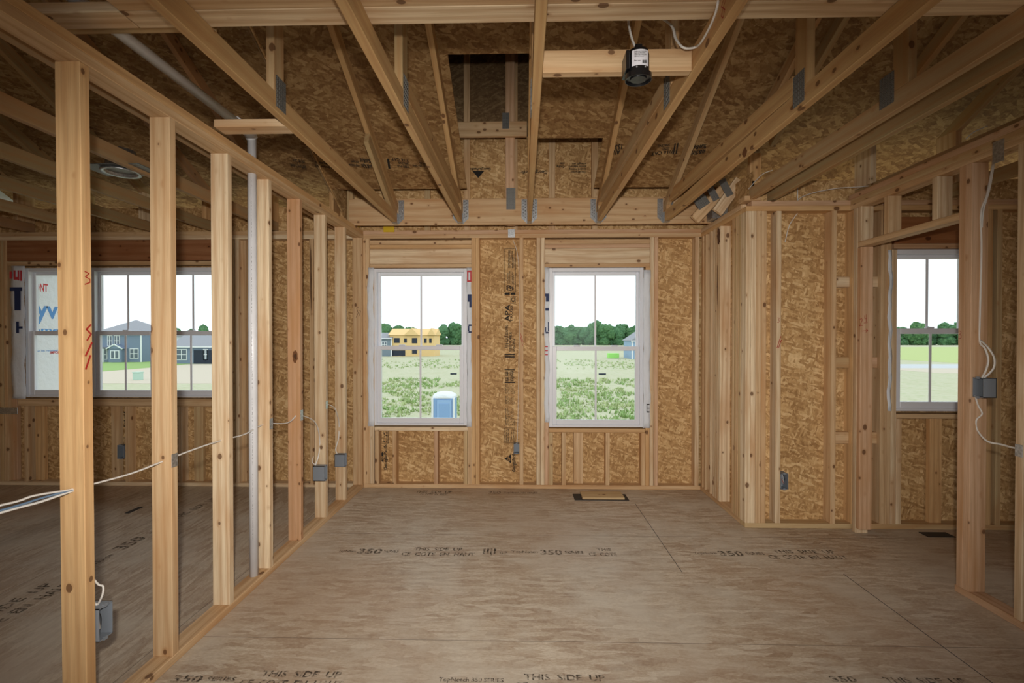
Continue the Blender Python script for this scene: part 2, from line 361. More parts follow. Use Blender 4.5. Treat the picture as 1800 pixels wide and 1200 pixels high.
# ================================================================== WINDOWS
def window(n, x0, x1, z0, z1, Y, mull=False):
    root = empty('window_%d' % n, None, None, ((x0+x1)/2, Y, z0), kind='structure')
    fr = .034; bm = bmesh.new(); ya, yb = Y, Y+.085
    for a in ((x0, x0+fr, z0, z1), (x1-fr, x1, z0, z1), (x0+fr, x1-fr, z1-fr, z1), (x0+fr, x1-fr, z0, z0+fr*.6)): bxm(bm, a[0], a[1], ya, yb, a[2], a[3], .002)
    for v_ in bm.verts: v_.co -= root.location
    link('window_frame', bm, VINYL, root)
    a0, a1 = x0+fr, x1-fr; zm = z0+(z1-z0)*.488
    def sash(name, zl, zh, y, st, rb, rt, s_in):
        bm = bmesh.new(); c = Vector((0, y, zl))
        for q in ((a0, a0+st, zl, zh), (a1-st, a1, zl, zh), (a0+st, a1-st, zl, zl+rb), (a0+st, a1-st, zh-rt, zh)): bxm(bm, q[0], q[1], y, y+.03, q[2], q[3], .003)
        for v_ in bm.verts: v_.co -= c
        o = link(name, bm, VINYL, root, c-root.location)
        g0, g1, h0, h1 = a0+st, a1-st, zl+rb, zh-rt
        pn = box('pane', g0-.004, g1+.004, y+.013, y+.017, h0-.004, h1+.004, GLASS); pn.parent = o; pn.location -= c
        m = (g0+g1)/2; mu = box('muntin', m-.009, m+.009, y+.007, y+.012, h0, h1, VINYL); mu.parent = o; mu.location -= c
    sash('upper_sash', zm-.012, z1-fr, Y+.046, .026, .032, .030, 0)
    sash('lower_sash', z0+fr*.6, zm+.030, Y+.012, .040, .048, .040, 0)
    for k in ((-.18, .18) if x1-x0 > .75 else (0,)):
        lk = box('sash_lock', (x0+x1)/2+k-.03, (x0+x1)/2+k+.03, Y+.016, Y+.045, zm+.030, zm+.041, VINYL, root, .004)
    return root
window(1, *W1, YB+.015); window(2, *W2, YB+.015)
for i, r_ in enumerate(TRI): window(3+i, *r_, YB+.015)
window(6, *W6, YJ+.015)

# ================================================================== FRAMING
def pt_board(name, l, r, t, b, Y0, Y1, label, cat, group=None, Yref=None, mat=None):
    """board of the window wall given by its photo edges on its front plane"""
    Yr = Yref or Y0
    return board(name, XB(l, Yr), XB(r, Yr), Y0, Y1, ZB(b, Yr), ZB(t, Yr), label, cat, group, None, mat)
# --- plates
board('sole_plate', XP-S4, XP, -.6, YB-.001, .0003, Z0, 'long two-by-four plate on the floor under the studs with the white drain pipe', 'floor plate')
board('top_plate', XP-S4, XP, -.6, YB-.001, Z1, Z1+S2, 'lower board of the doubled plate above the studs with the white drain pipe', 'top plate')
board('top_plate', XP-S4, XP, -.6, YB+.05, Z1+S2, Z2, 'upper board of the doubled plate below the diagonal white pipe', 'top plate')
board('sole_plate', XP, XJ, YB, YSB, .0003, Z0, 'pale plate on the floor below the two tall windows', 'floor plate')
board('top_plate', XP, XJ, YB, YSB, Z1, Z1+S2, 'lower board of the doubled plate over the two tall windows', 'top plate')
board('top_plate', XP, XJ, YB, YSB, Z1+S2, Z2, 'upper board of the doubled plate over the two tall windows', 'top plate')
board('sole_plate', -5.2, XP-S4, YB, YSB, .0003, Z0, 'dim floor plate below the triple window', 'floor plate')
board('top_plate', -5.2, XP-S4, YB, YSB, Z1, Z1+S2, 'lower dim board of the plate over the triple window', 'top plate')
board('top_plate', -5.2, XP-S4, YB, YSB, Z1+S2, Z2, 'upper dim board of the plate over the triple window', 'top plate')
board('sole_plate', XJ, XJ+S4, YJ+S4, YSB, .0003, Z0, 'short floor plate of the jog, beside the bundle of pale studs', 'floor plate')
board('top_plate', XJ, XJ+S4, YJ+S4, YSB, Z1, Z1+S2, 'lower board on top of the bundled studs of the jog', 'top plate')
board('top_plate', XJ, XJ+S4, YJ+S4, YSB, Z1+S2, Z2, 'upper board on top of the bundled studs of the jog', 'top plate')
board('sole_plate', XJ, 4.75, YJ, YSJ, .0003, Z0, 'floor plate running from the jog corner past the doorway to the narrow window', 'floor plate')
board('top_plate', XJ, 4.75, YJ, YSJ, Z1, Z1+S2, 'lower board of the plate above the studs with the ladder blocks', 'top plate')
board('top_plate', XJ+.04, 4.75, YJ, YSJ, Z1+S2, Z2, 'upper board of the plate above the studs with the ladder blocks', 'top plate')
board('plate_offcut', XJ-.015, XJ+.105, YJ-.006, YSJ, Z2+.0005, Z2+S2, 'short pale block end lying on the plate at the jog corner', 'wood block')
board('sole_plate', XD, XD+S4, -.6, 2.750, .0003, Z0, 'floor plate of the doorway partition, ending at the doorway', 'floor plate')
board('top_plate', XD, XD+S4, -.6, YJ-.001, Z1, Z1+S2, 'lowest board of the plate over the doorway partition', 'top plate')
board('top_plate', XD, XD+S4, -.6, YJ-.001, Z1+S2, Z2, 'middle board of the plate over the doorway partition', 'top plate')
board('top_plate', XD, XD+S4, -.6, YJ+.02, Z2, Z2+S2, 'topmost board of the plate over the doorway partition', 'top plate')
# --- the pipe partition: seven open studs at sixteen inches
ordn = ['first', 'second', 'third', 'fourth', 'fifth', 'sixth', 'seventh', 'eighth', 'ninth', 'tenth']
look = ['knotty honey-coloured stud with red pencil strokes, first in the row beside the white drain pipe',
        'knotty stud with a steel protector plate, second in the row with the drain pipe',
        'pale knotty stud, third in the row, just before the white drain pipe',
        'smooth pale stud, fourth in the row, just past the white drain pipe',
        'reddish stud with a big dark knot, fifth in the row with the drain pipe',
        'knotty stud with the lower grey outlet box, sixth in the row with the drain pipe',
        'stud carrying a small grey outlet box, seventh in the row with the drain pipe']
jit = [-.002, .005, .003, -.004, -.010, .004, .004]; PST = []
for i in range(7):
    y = 1.6249+i*.4064+jit[i]; sh = .006 if i == 0 else 0
    o = board('wall_stud', XP-S4, XP, y, y+S2, Z0, Z1, look[i], 'stud', 'studs of the pipe partition'); PST.append((o, y))
for (o_, _), k_ in zip(PST, ('honey', 'tan', 'cream', 'cream', 'red', 'pale', 'pale')): tone(o_, k_)
PST[0][0].rotation_euler = (0, math.radians(-.22), 0)
y = YB-.040
board('wall_stud', XP-S4, XP, y, YB-.002, Z0, Z1, 'end stud of the drain pipe partition, tight in the corner of the window wall', 'stud', 'studs of the pipe partition')
# --- window wall studs (full height), photo edges on the front plane
G = 'studs of the window wall'
for l, r, lab in ((636, 643, 'edge-on stud in the corner beside the drain pipe partition, next to the first tall window'),
                  (643.2, 650, 'edge-on stud touching the white housewrap, on the drain pipe side of the first tall window'),
                  (829, 835.5, 'edge-on stud beside the red housewrap letter, at the first tall window'),
                  (836, 843, 'edge-on stud between the first tall window and the stamped sheathing panel'),
                  (913, 920, 'lone edge-on stud with red marks beside the black stamped column'),
                  (943, 950, 'edge-on stud between narrow bare sheathing and the second tall window'),
                  (950.5, 957.5, 'edge-on stud holding the header of the second tall window, on the stamped panel side'),
                  (1142.5, 1149, 'edge-on stud against the second tall window on the jog side'),
                  (1149.6, 1157, 'edge-on stud between the second tall window and the wide bare sheathing'),
                  (1221.5, 1229, 'edge-on stud at the far corner between bare sheathing and the jog')):
    x = XB((l+r)/2); board('wall_stud', x-S2/2, x+S2/2, YB, YSB, Z0, Z1, lab, 'stud', G)
def under(n_lab, wr, wl, wi, sill_t, sill_b, crip, flats, jack_l, jack_r):
    x0, x1 = XB(wl), XB(wi)
    board('window_sill_plate', x0, x1, YB, YSB, ZB(sill_b), ZB(sill_t), 'flat rough sill board under the '+n_lab, 'sill')
    for k, c in enumerate(crip):
        x = XB(c); board('cripple_stud', x-S2/2, x+S2/2, YB, YSB, Z0, ZB(sill_b)-.001, '%s short stud below the sill of the %s, counted from the pipe side' % (ordn[k], n_lab), 'short stud', 'short studs under the '+n_lab)
    for c in flats:
        x = XB(c, YSB-S2); board('cripple_stud', x-S4/2, x+S4/2, YSB-S2-.001, YSB-.001, Z0, ZB(sill_b)-.001, 'wide flat short board against the sheathing under the '+n_lab, 'short stud')
    for a, lab in ((jack_l, 'toward the pipe partition'), (jack_r, 'toward the jog')):
        if a: x = XB(a); board('trimmer_stud', x-S2/2, x+S2/2, YB+.001, YSB, Z0, ZB(470), 'edge-on trimmer stud flanking the %s, %s' % (n_lab, lab), 'stud', 'window trimmers')
n1, n2 = 'first tall window', 'second tall window'
under(n1, None, 658, 822, 751, 758, [662, 693, 766, 818], [], 653.8, 825.8)
under(n2, None, 965, 1134, 752.5, 759.5, [968.5, 991.5, 1068.5, 1131], [1017], 961.2, 1138.5)
def header(n_lab, l, r):
    x0, x1 = XB(l), XB(r)
    board('header_plate', x0, x1, YB+.001, YSB, ZB(429), ZB(421.5), 'thin board directly under the top plate above the '+n_lab, 'board')
    board('header_plate', x0, x1, YB+.001, YSB, ZB(436.2), ZB(429.4), 'thin board on top of the header of the '+n_lab, 'board')
    board('window_header', x0, x1, YB+.003, YSB, ZB(463), ZB(436.6), 'deep solid header beam over the '+n_lab, 'header')
    board('header_plate', x0, x1, YB+.001, YSB, ZB(469.8), ZB(463.3), 'thin board under the header of the '+n_lab, 'board')
header(n1, 650.4, 828.8); header(n2, 957.8, 1142)
# --- triple window framing
lt = 'triple window'
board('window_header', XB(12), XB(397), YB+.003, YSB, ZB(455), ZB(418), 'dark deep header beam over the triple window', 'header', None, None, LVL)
board('header_plate', XB(12), XB(397), YB+.001, YSB, ZB(463.5), ZB(456), 'thin dim board under the header of the triple window', 'board')
board('window_sill_plate', XB(30), XB(397), YB, YSB, ZB(716), ZB(703), 'flat rough sill board under the triple window', 'sill')
for k, (l, wd) in enumerate(((44, 0), (61, 1), (196, 1), (222, 0), (316, 0), (343, 1), (388, 0))):
    x = XB(l); 
    if wd: board('cripple_stud', x-S4/2, x+S4/2, YB+.04, YB+.04+S2, Z0, ZB(716)-.001, '%s short board below the sill of the triple window, counted from the striped housewrap' % ordn[k], 'short stud', 'short studs under the triple window')
    else: board('cripple_stud', x-S2/2, x+S2/2, YB, YB+S4-.001, Z0, ZB(716)-.001, '%s short board below the sill of the triple window, counted from the striped housewrap' % ordn[k], 'short stud', 'short studs under the triple window')
for k, (l, lab) in enumerate(((-6, 'dim stud at the outer edge of the striped housewrap, outermost'), (2, 'dim stud beside the striped housewrap, second from the outer edge'), (10, 'dim stud touching the striped housewrap'),
                 (401, 'dim edge-on stud just past the triple window'), (409, 'second dim edge-on stud past the triple window'), (417, 'third dim edge-on stud past the triple window'),
                 (548, 'stud with a long dark bark streak behind the drain pipe partition'))):
    x = XB(l); board('wall_stud', x-S2/2-.001, x+S2/2-.001, YB, YSB, Z0, Z1, lab, 'stud', 'studs beside the triple window')
for l, lab in ((22, 'wide trimmer board behind the striped housewrap'), (425, 'wide-faced dim stud next to the white drain pipe')):
    x = XB(l, YB+.05); board('trimmer_stud', x-S4/2, x+S4/2, YB+.045, YB+.045+S2, Z0, (ZB(700) if l == 22 else Z1)-.001, lab, 'stud')
# --- jog side wall (x = XJ)
pk = [YSJ+.0005+i*(S2+.0008) for i in range(4)]
for k, y in enumerate(pk): board('wall_stud', XJ, XJ+S4, y, y+S2, Z0, Z1, '%s stud from the jog corner in the tight bundle of pale studs' % ordn[k], 'stud', 'bundled studs of the jog')
for k, y in enumerate((4.10, 4.139, 4.178, 4.217, 4.30, 4.42, 4.49)):
    lab = ('broad-faced pale stud with a dark bark patch at its top, on the jog wall' if k == 0 else '%s thin stud edge behind the broad stud with the bark patch' % ordn[k-1])
    board('wall_stud', XJ, XJ+S4, y, y+S2, Z0, Z1, lab, 'stud', 'studs of the jog wall')
# --- wall with the narrow window (y = YJ)
def js(name, l, r=None, flat_=False, z0=Z0, z1=Z1, label='', group='studs beside the doorway', dy=0, wfull=False):
    x0 = AY(l, 620, YJ+dy)[0]; wd = S4 if flat_ else S2
    return board(name, x0, x0+wd, YJ+dy, YJ+dy+(S2 if flat_ else S4), z0, z1, label, 'stud', group)
x = XJ
for k in range(4):
    board('wall_stud', x, x+S2-.001, YJ, YSJ, Z0, Z1, '%s edge of the pale corner post, counted from its outer corner' % ordn[k], 'stud', 'pale corner post of the jog'); x += S2+.0005
js('wall_stud', 1364, label='pale stud with a red number and strokes, beside the corner post')
js('wall_stud', 1461, label='stud between wide bare sheathing and the ladder blocks')
js('wall_stud', 1498, label='thin stud where the ladder blocks meet the doorway jamb')
js('wall_stud', 1548, label='stud on the window side of the doorway, first from the jamb')
js('wall_stud', 1557.5, label='stud on the window side of the doorway, second from the jamb')
js('trimmer_stud', 1567.2, z1=ZB(441, YJ), label='trimmer stud holding the sill of the narrow window', group='window trimmers')
xa, xb = W6[1]+.012, W6[1]+.012
for k in range(1): board('wall_stud', xa+k*.0385, xa+k*.0385+S2, YJ, YSJ, Z0, Z1, '%s stud on the far side of the narrow window' % ordn[k], 'stud', 'studs beside the doorway')
for l, lab in ((1735, 'shadowed wide stud seen past the doorway partition'), (1752, 'shadowed second stud seen past the doorway partition')): js('wall_stud', l, label=lab)
x0 = AY(1567.2, 620, YJ)[0]+S2
board('window_sill_plate', x0+.002, W6[1]+.01, YJ, YSJ, ZB(733, YJ), ZB(725, YJ), 'flat rough sill board under the narrow window', 'sill')
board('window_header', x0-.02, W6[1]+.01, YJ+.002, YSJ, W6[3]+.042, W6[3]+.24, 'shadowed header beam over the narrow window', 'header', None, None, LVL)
board('header_plate', x0-.02, W6[1]+.01, YJ+.002, YSJ, W6[3]+.003, W6[3]+.041, 'thin board directly on top of the narrow window', 'board')
board('cripple_stud', x0+.003, x0+.041, YJ, YSJ, Z0, ZB(733, YJ)-.001, 'short edge-on stud under the near end of the narrow window sill', 'short stud')
xf = AY(1636, 620, YJ+.03)[0]
board('cripple_stud', xf, xf+S4, YJ+.03, YJ+.03+S2, Z0, ZB(733, YJ)-.001, 'wide short board under the middle of the narrow window', 'short stud')
# ladder blocks between the studs, where the partition meets the wall
xs = [(AY(1461, 620, YJ)[0]+S2+.001, AY(1498, 620, YJ)[0]-.001), (AY(1498, 620, YJ)[0]+S2+.001, AY(1548, 620, YJ)[0]-.001)]
for q, (a, b) in enumerate(xs):
    for k, (t_, b_) in enumerate(((487, 505), (627, 646), (758, 778))):
        board('ladder_block', a, b, YJ+.03, YJ+.03+S2, ZB(b_, YJ), ZB(t_, YJ), '%s ladder block from the top, %s the doorway jamb' % (ordn[k], 'before' if q == 0 else 'behind'), 'wood block', 'ladder blocks')
# --- doorway partition (x = XD)
jb = 3.515
board('trimmer_stud', XD, XD+S4, jb, jb+S2, Z0, 2.098, 'pale doorway trimmer with red pencil numbers', 'stud')
board('wall_stud', XD, XD+S4, jb+S2+.0005, jb+2*S2+.0005, .0003, Z1, 'full-height jamb stud behind the pale trimmer of the doorway', 'stud')
board('door_header', XD+.001, XD+S4-.001, 2.741, jb+S2, 2.100, 2.138, 'flat header board across the top of the doorway', 'header')
for y, lab in ((3.26, 'short stud above the doorway header, deeper of two'), (2.88, 'short stud above the doorway header, middle of the opening'), (jb, 'short stud above the trimmer of the doorway')):
    board('cripple_stud', XD, XD+S4, y, y+S2, 2.1385, Z1, lab, 'short stud', 'short studs above the doorway')
board('wall_stud', XD, XD+S4, 2.702, 2.740, Z0, Z1, 'near jamb stud of the doorway, with the red number three', 'stud')
board('wall_stud', XD, XD+S4, 2.663, 2.7015, Z0, Z1, 'stud carrying the grey switch box with looped cables', 'stud')
board('wall_stud', XD, XD+S4, 2.385, 2.423, Z0, Z1, 'stud with a steel protector plate, last before the frame edge beside the doorway', 'stud')

# ================================================================== TRUSSES
CB = 2.475; CT = CB+S4      # bottom chord
YG = 4.32                   # face of the girder that carries the joist hangers
def nailplate(X, side, y, z, hw, hh, parent, name='nail_plate', ang=0):
    bm = bmesh.new(); bxm(bm, -.0012, .0012, -hw, hw, -hh, hh)
    n = int(hw*2/.016); m_ = int(hh*2/.02)
    for i in range(n):
        for j in range(m_):
            yy = -hw+(i+.5)*hw*2/n; zz = -hh+(j+.5)*hh*2/m_
            bxm(bm, side*.0012, side*.003, yy-.003, yy+.003, zz-.0065, zz+.0065)
    return link(name, bm, STEELP, parent, Vector((X+side*.0008, y, z))-parent.location, (ang, 0, 0))
def chord_z(y, A=RA): return EYE+A-.1-.5*y
def truss(X, label, group, yend=YG-.002, web=True, diag=True, slider=False, side=1, A=RA, y0=-1.1, plate=(2.215, 2.60), hw=.032, hh=.072, ang=0):
    r = empty('roof_truss', label, 'roof truss', (X, yend, CB), group)
    board('bottom_chord', X-S2/2, X+S2/2, y0, yend, CB, CT, parent=r)
    slant('top_chord', X-S2/2, X+S2/2, (yend, chord_z(yend, A)), (y0, chord_z(y0, A)), S4, r).rotation_euler.x
    if web:
        board('vertical_web', X-S2/2, X+S2/2, 2.20-.045, 2.20+.044, CT+.001, chord_z(2.245, A)-.002, parent=r)
        nailplate(X+side*S2/2, side, plate[0], plate[1]-.03, hw+.012, hh, r, ang=ang)
    if diag: 
        slant('diagonal_web', X-S2/2+.001, X+S2/2-.001, (2.27, CT+.004), (yend-.16, min(CT+.13, chord_z(yend-.16, A)-.115)), S4, r)
        slant('heel_wedge', X-S2/2+.0005, X+S2/2-.0005, (yend-.10, CT+.002), (yend-.001, CT+.002), .085, r)
    if slider:
        slant('heel_slider', X-S2/2+.001, X+S2/2-.001, (yend-.002, chord_z(yend, A)-.093), (3.52, chord_z(3.52, A)-.0995), S4, r)
    fk_, ks_ = (.62, ('red', 'olive', 'tan')) if X < -1.6 else (.80, ('olive', 'tan', 'honey')) if X < 1.5 else (.70, ('olive', 'tan'))  # left-room lumber toned darkest; that room's shade is put into its colour
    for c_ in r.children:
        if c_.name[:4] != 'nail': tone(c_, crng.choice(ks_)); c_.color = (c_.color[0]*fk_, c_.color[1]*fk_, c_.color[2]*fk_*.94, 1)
    return r
GT = 'roof trusses over the main room'
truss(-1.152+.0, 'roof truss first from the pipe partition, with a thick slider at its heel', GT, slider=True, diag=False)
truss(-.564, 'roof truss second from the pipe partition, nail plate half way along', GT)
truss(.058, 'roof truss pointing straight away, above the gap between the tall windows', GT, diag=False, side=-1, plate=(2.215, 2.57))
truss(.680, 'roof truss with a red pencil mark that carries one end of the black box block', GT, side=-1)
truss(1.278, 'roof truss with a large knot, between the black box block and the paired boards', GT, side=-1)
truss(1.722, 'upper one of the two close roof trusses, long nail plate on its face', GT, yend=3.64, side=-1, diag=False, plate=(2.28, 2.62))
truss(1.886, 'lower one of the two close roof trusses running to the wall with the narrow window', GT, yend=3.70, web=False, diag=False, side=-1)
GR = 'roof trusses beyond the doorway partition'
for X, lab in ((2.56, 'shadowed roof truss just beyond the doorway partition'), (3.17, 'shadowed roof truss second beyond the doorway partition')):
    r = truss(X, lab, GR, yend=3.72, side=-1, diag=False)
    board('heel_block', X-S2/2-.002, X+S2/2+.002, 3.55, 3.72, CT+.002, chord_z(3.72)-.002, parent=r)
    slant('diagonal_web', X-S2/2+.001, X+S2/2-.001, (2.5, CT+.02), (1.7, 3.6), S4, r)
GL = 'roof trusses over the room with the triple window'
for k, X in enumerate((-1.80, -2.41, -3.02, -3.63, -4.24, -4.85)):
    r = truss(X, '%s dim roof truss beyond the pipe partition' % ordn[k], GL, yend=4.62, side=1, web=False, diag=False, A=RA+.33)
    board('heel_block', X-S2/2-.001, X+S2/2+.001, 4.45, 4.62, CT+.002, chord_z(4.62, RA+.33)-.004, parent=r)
# girder with webs
g = empty('girder_truss', 'girder of solid boards that all the joist hangers are nailed to, above the tall windows', 'girder truss', (.07, YG, CB-.008))
board('bottom_chord', XP-.06, 1.78, YG, YG+S2, CB-.008, 2.703, parent=g)
xw = AY(888, 300, YG)[0]; board('vertical_web', xw, xw+S4, YG-.0005+S2+.001, YG+2*S2, 2.469, 4.4, parent=g)
board('vertical_web', xw+.003, xw+S4-.003, YG, YG+S2-.001, 2.704, 4.3, parent=g)
xa_ = AY(801, 225, YG)[0]; xb_ = AY(926, 225, YG)[0]
board('cross_board', xa_, xb_, YG-S2-.001, YG-.001, ZB(239, YG-S2), ZB(213, YG-S2), parent=g)
def fplate(cx, cy, l, r, t_, b_, Y, parent):
    x0, x1 = AY(l, 300, Y)[0], AY(r, 300, Y)[0]; z0, z1 = ZB(b_, Y), ZB(t_, Y); bm = bmesh.new(); bxm(bm, x0, x1, Y-.0015, Y-.0002, z0, z1)
    n = max(2, int((x1-x0)/.016)); m_ = max(2, int((z1-z0)/.02))
    for i in range(n):
        for j in range(m_):
            xx = x0+(i+.5)*(x1-x0)/n; zz = z0+(j+.5)*(z1-z0)/m_; bxm(bm, xx-.003, xx+.003, Y-.0035, Y-.0015, zz-.006, zz+.006)
    for v_ in bm.verts: v_.co -= parent.location
    return link('nail_plate', bm, STEELP, parent)
fplate(0, 0, 890, 906, 330, 368, YG, g); fplate(0, 0, 883, 895, 198, 226, YG-S2-.001, g)
for l, lab in ((815, 'dim upright on the gable sheathing, over the first tall window'), (899, 'dim upright on the gable sheathing, behind the girder web'), (965, 'dim upright on the gable sheathing, past the straight truss'), (1040, 'dim upright on the gable sheathing, at the end of the cut-out'),
               (610, 'dim upright board seen low behind the girder, nearest the pipe partition'), (745, 'dim upright board seen low behind the girder, second from the pipe partition')):
    x = AY(l, 300, YSB-S2)[0]; board('gable_stud', x, x+.06, YSB-S2-.001, YSB-.001, Z2+.001, 4.45, lab, 'stud', 'gable studs behind the roof cut-out')
# joist hangers
def hanger(X, label, sides):
    bm = bmesh.new(); zb, zt_ = CB-.003, CB+.215
    bxm(bm, X-S2/2-.002, X+S2/2+.002, YG-.075, YG-.001, zb-.0015, zb)
    for s_ in (-1, 1):
        bxm(bm, X+s_*(S2/2+.001)-.001, X+s_*(S2/2+.001)+.001, YG-.05, YG-.001, zb, zb+.09)
        e = X+s_*(S2/2+.002)
        V = [(e, zb), (e, zt_), (e+s_*.05, zt_), (e+s_*.05, zb+.05)]
        f = bm.faces.new([bm.verts.new((a, YG-.003, b)) for a, b in V])
        rr = bmesh.ops.extrude_face_region(bm, geom=[f]); bmesh.ops.translate(bm, vec=(0, .002, 0), verts=[q for q in rr['geom'] if isinstance(q, bmesh.types.BMVert)])
        for k in range(6):
            for c_ in (.016, .034):
                zc = zb+.055+k*.029+(0 if c_ == .016 else .012)
                bmesh.ops.create_uvsphere(bm, u_segments=6, v_segments=4, radius=.0055, matrix=Matrix.Translation((e+s_*c_, YG-.005, zc)))
    c0 = Vector((X, YG, CB)); 
    for v_ in bm.verts: v_.co -= c0
    bmesh.ops.recalc_face_normals(bm, faces=bm.faces)
    o = link('joist_hanger', bm, STEEL, None, c0); tag(o, label, 'joist hanger', 'joist hangers on the girder')
for X, lab in ((-1.152, 'steel joist hanger under the first truss from the pipe partition'), (-.564, 'steel joist hanger at the heel of the second truss, over the first tall window'), (.058, 'steel joist hanger with nails showing on both sides of the straight truss'),
               (.680, 'steel joist hanger at the end of the truss with the red pencil mark'), (1.278, 'steel joist hanger at the end of the truss with the large knot')): hanger(X, lab, 0)
# flat braces over the trusses and blocks between them
board('cross_brace', -1.40, 4.6, 1.633, 1.633+S4, CT+.001, CT+S2, 'long flat brace laid across the trusses, knotty', 'brace')
board('cross_brace', -1.40, 4.6, 1.633-.0905, 1.633-.0015, CT+.001, CT+S2, 'pale flat brace laid across the trusses, nearer the camera', 'brace')
board('cross_brace', -5.1, -1.172, 1.633+S4+.0015, 1.633+2*S4, CT+.001+S2, CT+2*S2, 'flat brace lapped over the end of the knotty one, above the pipe partition', 'brace')
board('cross_brace', -5.1, -1.405, 1.633, 1.633+S4, CT+.001, CT+S2, 'flat brace continuing over the room with the triple window', 'brace')
board('fixture_block', .058+S2/2+.001, .680-S2/2-.001, 1.885, 1.885+S2, CB+.001, CT-.001, 'pale knot-free block between two trusses holding the black fan box', 'wood block')
board('pipe_block', XP+.002, -1.152-S2/2-.001, 2.33, 2.33+S4, CB+.002, CB+S2+.002, 'short flat block from the pipe partition to the first truss', 'wood block')
# sideways truss pieces over the jog
r = empty('jog_truss', 'small webbed truss with grey nail plates seen over the jog between the knotty trusses', 'roof truss', (1.5, 4.2, Z2))
for (a, b, c_, d_) in ((1215, 375, 1262, 325), (1242, 365, 1290, 300), (1270, 352, 1322, 296)):
    pass
def xz_slant(name, a, b, Y, wd, parent, th=S2):
    (x0, z0), (x1, z1) = a, b; L = math.hypot(x1-x0, z1-z0); ang = math.atan2(z1-z0, x1-x0); bm = bmesh.new(); bxm(bm, 0, L, 0, th, -wd/2, wd/2, .002)
    return tone(link(name, bm, LUM['X'], parent, Vector((x0, Y, z0))-parent.location, (0, -ang, 0)))
xz_slant('diagonal_web', AY(1222, 385, 4.12), AY(1278, 326, 4.12), 4.12, S4, r)
xz_slant('diagonal_web', AY(1262, 372, 4.02), AY(1302, 316, 4.02), 4.02, S4, r)
x, z = AY(1328, 330, 3.9); board('vertical_web', x-.045, x+.044, 3.9, 3.938, Z2+.002, 2.93, parent=r)
for px, py, wd, Yp, an in ((1230, 350, .055, 4.11, .6), (1252, 338, .03, 4.11, .5), (1276, 330, .03, 4.01, .5)):
    x, z = AY(px, py, Yp); bm = bmesh.new(); bxm(bm, -wd, wd, -.001, .001, -.075, .075)
    for i in range(int(wd/.008)):
        for j in range(7): bxm(bm, -wd+.004+i*.016, -wd+.010+i*.016, -.0025, -.001, -.068+j*.02, -.056+j*.02)
    link('nail_plate', bm, STEELP, r, Vector((x, Yp-.002, z))-r.location, (0, -an, 0))

# ================================================================== PIPES, BOXES, CABLES
p = empty('drain_pipe', 'white plastic drain pipe standing upright between two studs of the partition', 'pipe', (-1.583, 2.757, 0))
tube('vertical_run', [(-1.583, 2.757, .001), (-1.583, 2.757, 2.60)], .0245, PVC, p, seg=20, smooth=False)
fit_ = []
p2 = empty('vent_pipe', 'white plastic pipe lying along the top of the partition, ending in an elbow', 'pipe', (-1.583, 2.757, 2.60))
tube('horizontal_run', [(-1.583, .3, 2.64), (-1.583, 2.70, 2.625)], .0245, PVC, p2, seg=20, smooth=False)
tube('elbow', [(-1.583, 2.66, 2.625), (-1.583, 2.73, 2.622), (-1.583, 2.757, 2.60)], .032, PVC, p2, seg=20, sub=4)
tube('coupling', [(-1.583, 2.60, 2.626), (-1.583, 2.665, 2.625)], .0305, PVC, p2, seg=20, smooth=False)

def fit(s, pos, u, v, wdt, hgt, mat, parent, name='printed_text'):
    """lettering stretched to a given width and height, anchored at its lower start corner"""
    c = bpy.data.curves.new('lettering', 'FONT'); c.body = s; c.size = 1; c.resolution_u = 2; c.offset = .026; c.space_line = .95
    t_ = bpy.data.objects.new('lettering', c); C.objects.link(t_)
    me = bpy.data.meshes.new_from_object(t_.evaluated_get(bpy.context.evaluated_depsgraph_get()))
    bpy.data.objects.remove(t_); bpy.data.curves.remove(c); me.materials.clear(); me.materials.append(mat)
    xs_ = [q.co.x for q in me.vertices]; ys_ = [q.co.y for q in me.vertices]; a, b, c0, d = min(xs_), max(xs_), min(ys_), max(ys_)
    for q in me.vertices: q.co.x = (q.co.x-a)/(b-a)*wdt; q.co.y = (q.co.y-c0)/(d-c0)*hgt; q.co.z = 0
    o = bpy.data.objects.new(name, me); C.objects.link(o)
    U = Vector(u).normalized(); V = Vector(v).normalized(); N = U.cross(V); M = Matrix((U, V, N)).transposed().to_4x4()
    if parent:
        o.parent = parent; M.translation = parent.matrix_basis.inverted() @ Vector(pos)
        R = parent.matrix_basis.to_3x3().inverted().to_4x4(); tr_ = M.translation.copy(); M.translation = (0, 0, 0); M = R @ M; M.translation = tr_
    else: M.translation = Vector(pos)
    o.matrix_local = M; return o
X1, Y1_, Z1_ = (1, 0, 0), (0, 1, 0), (0, 0, 1)

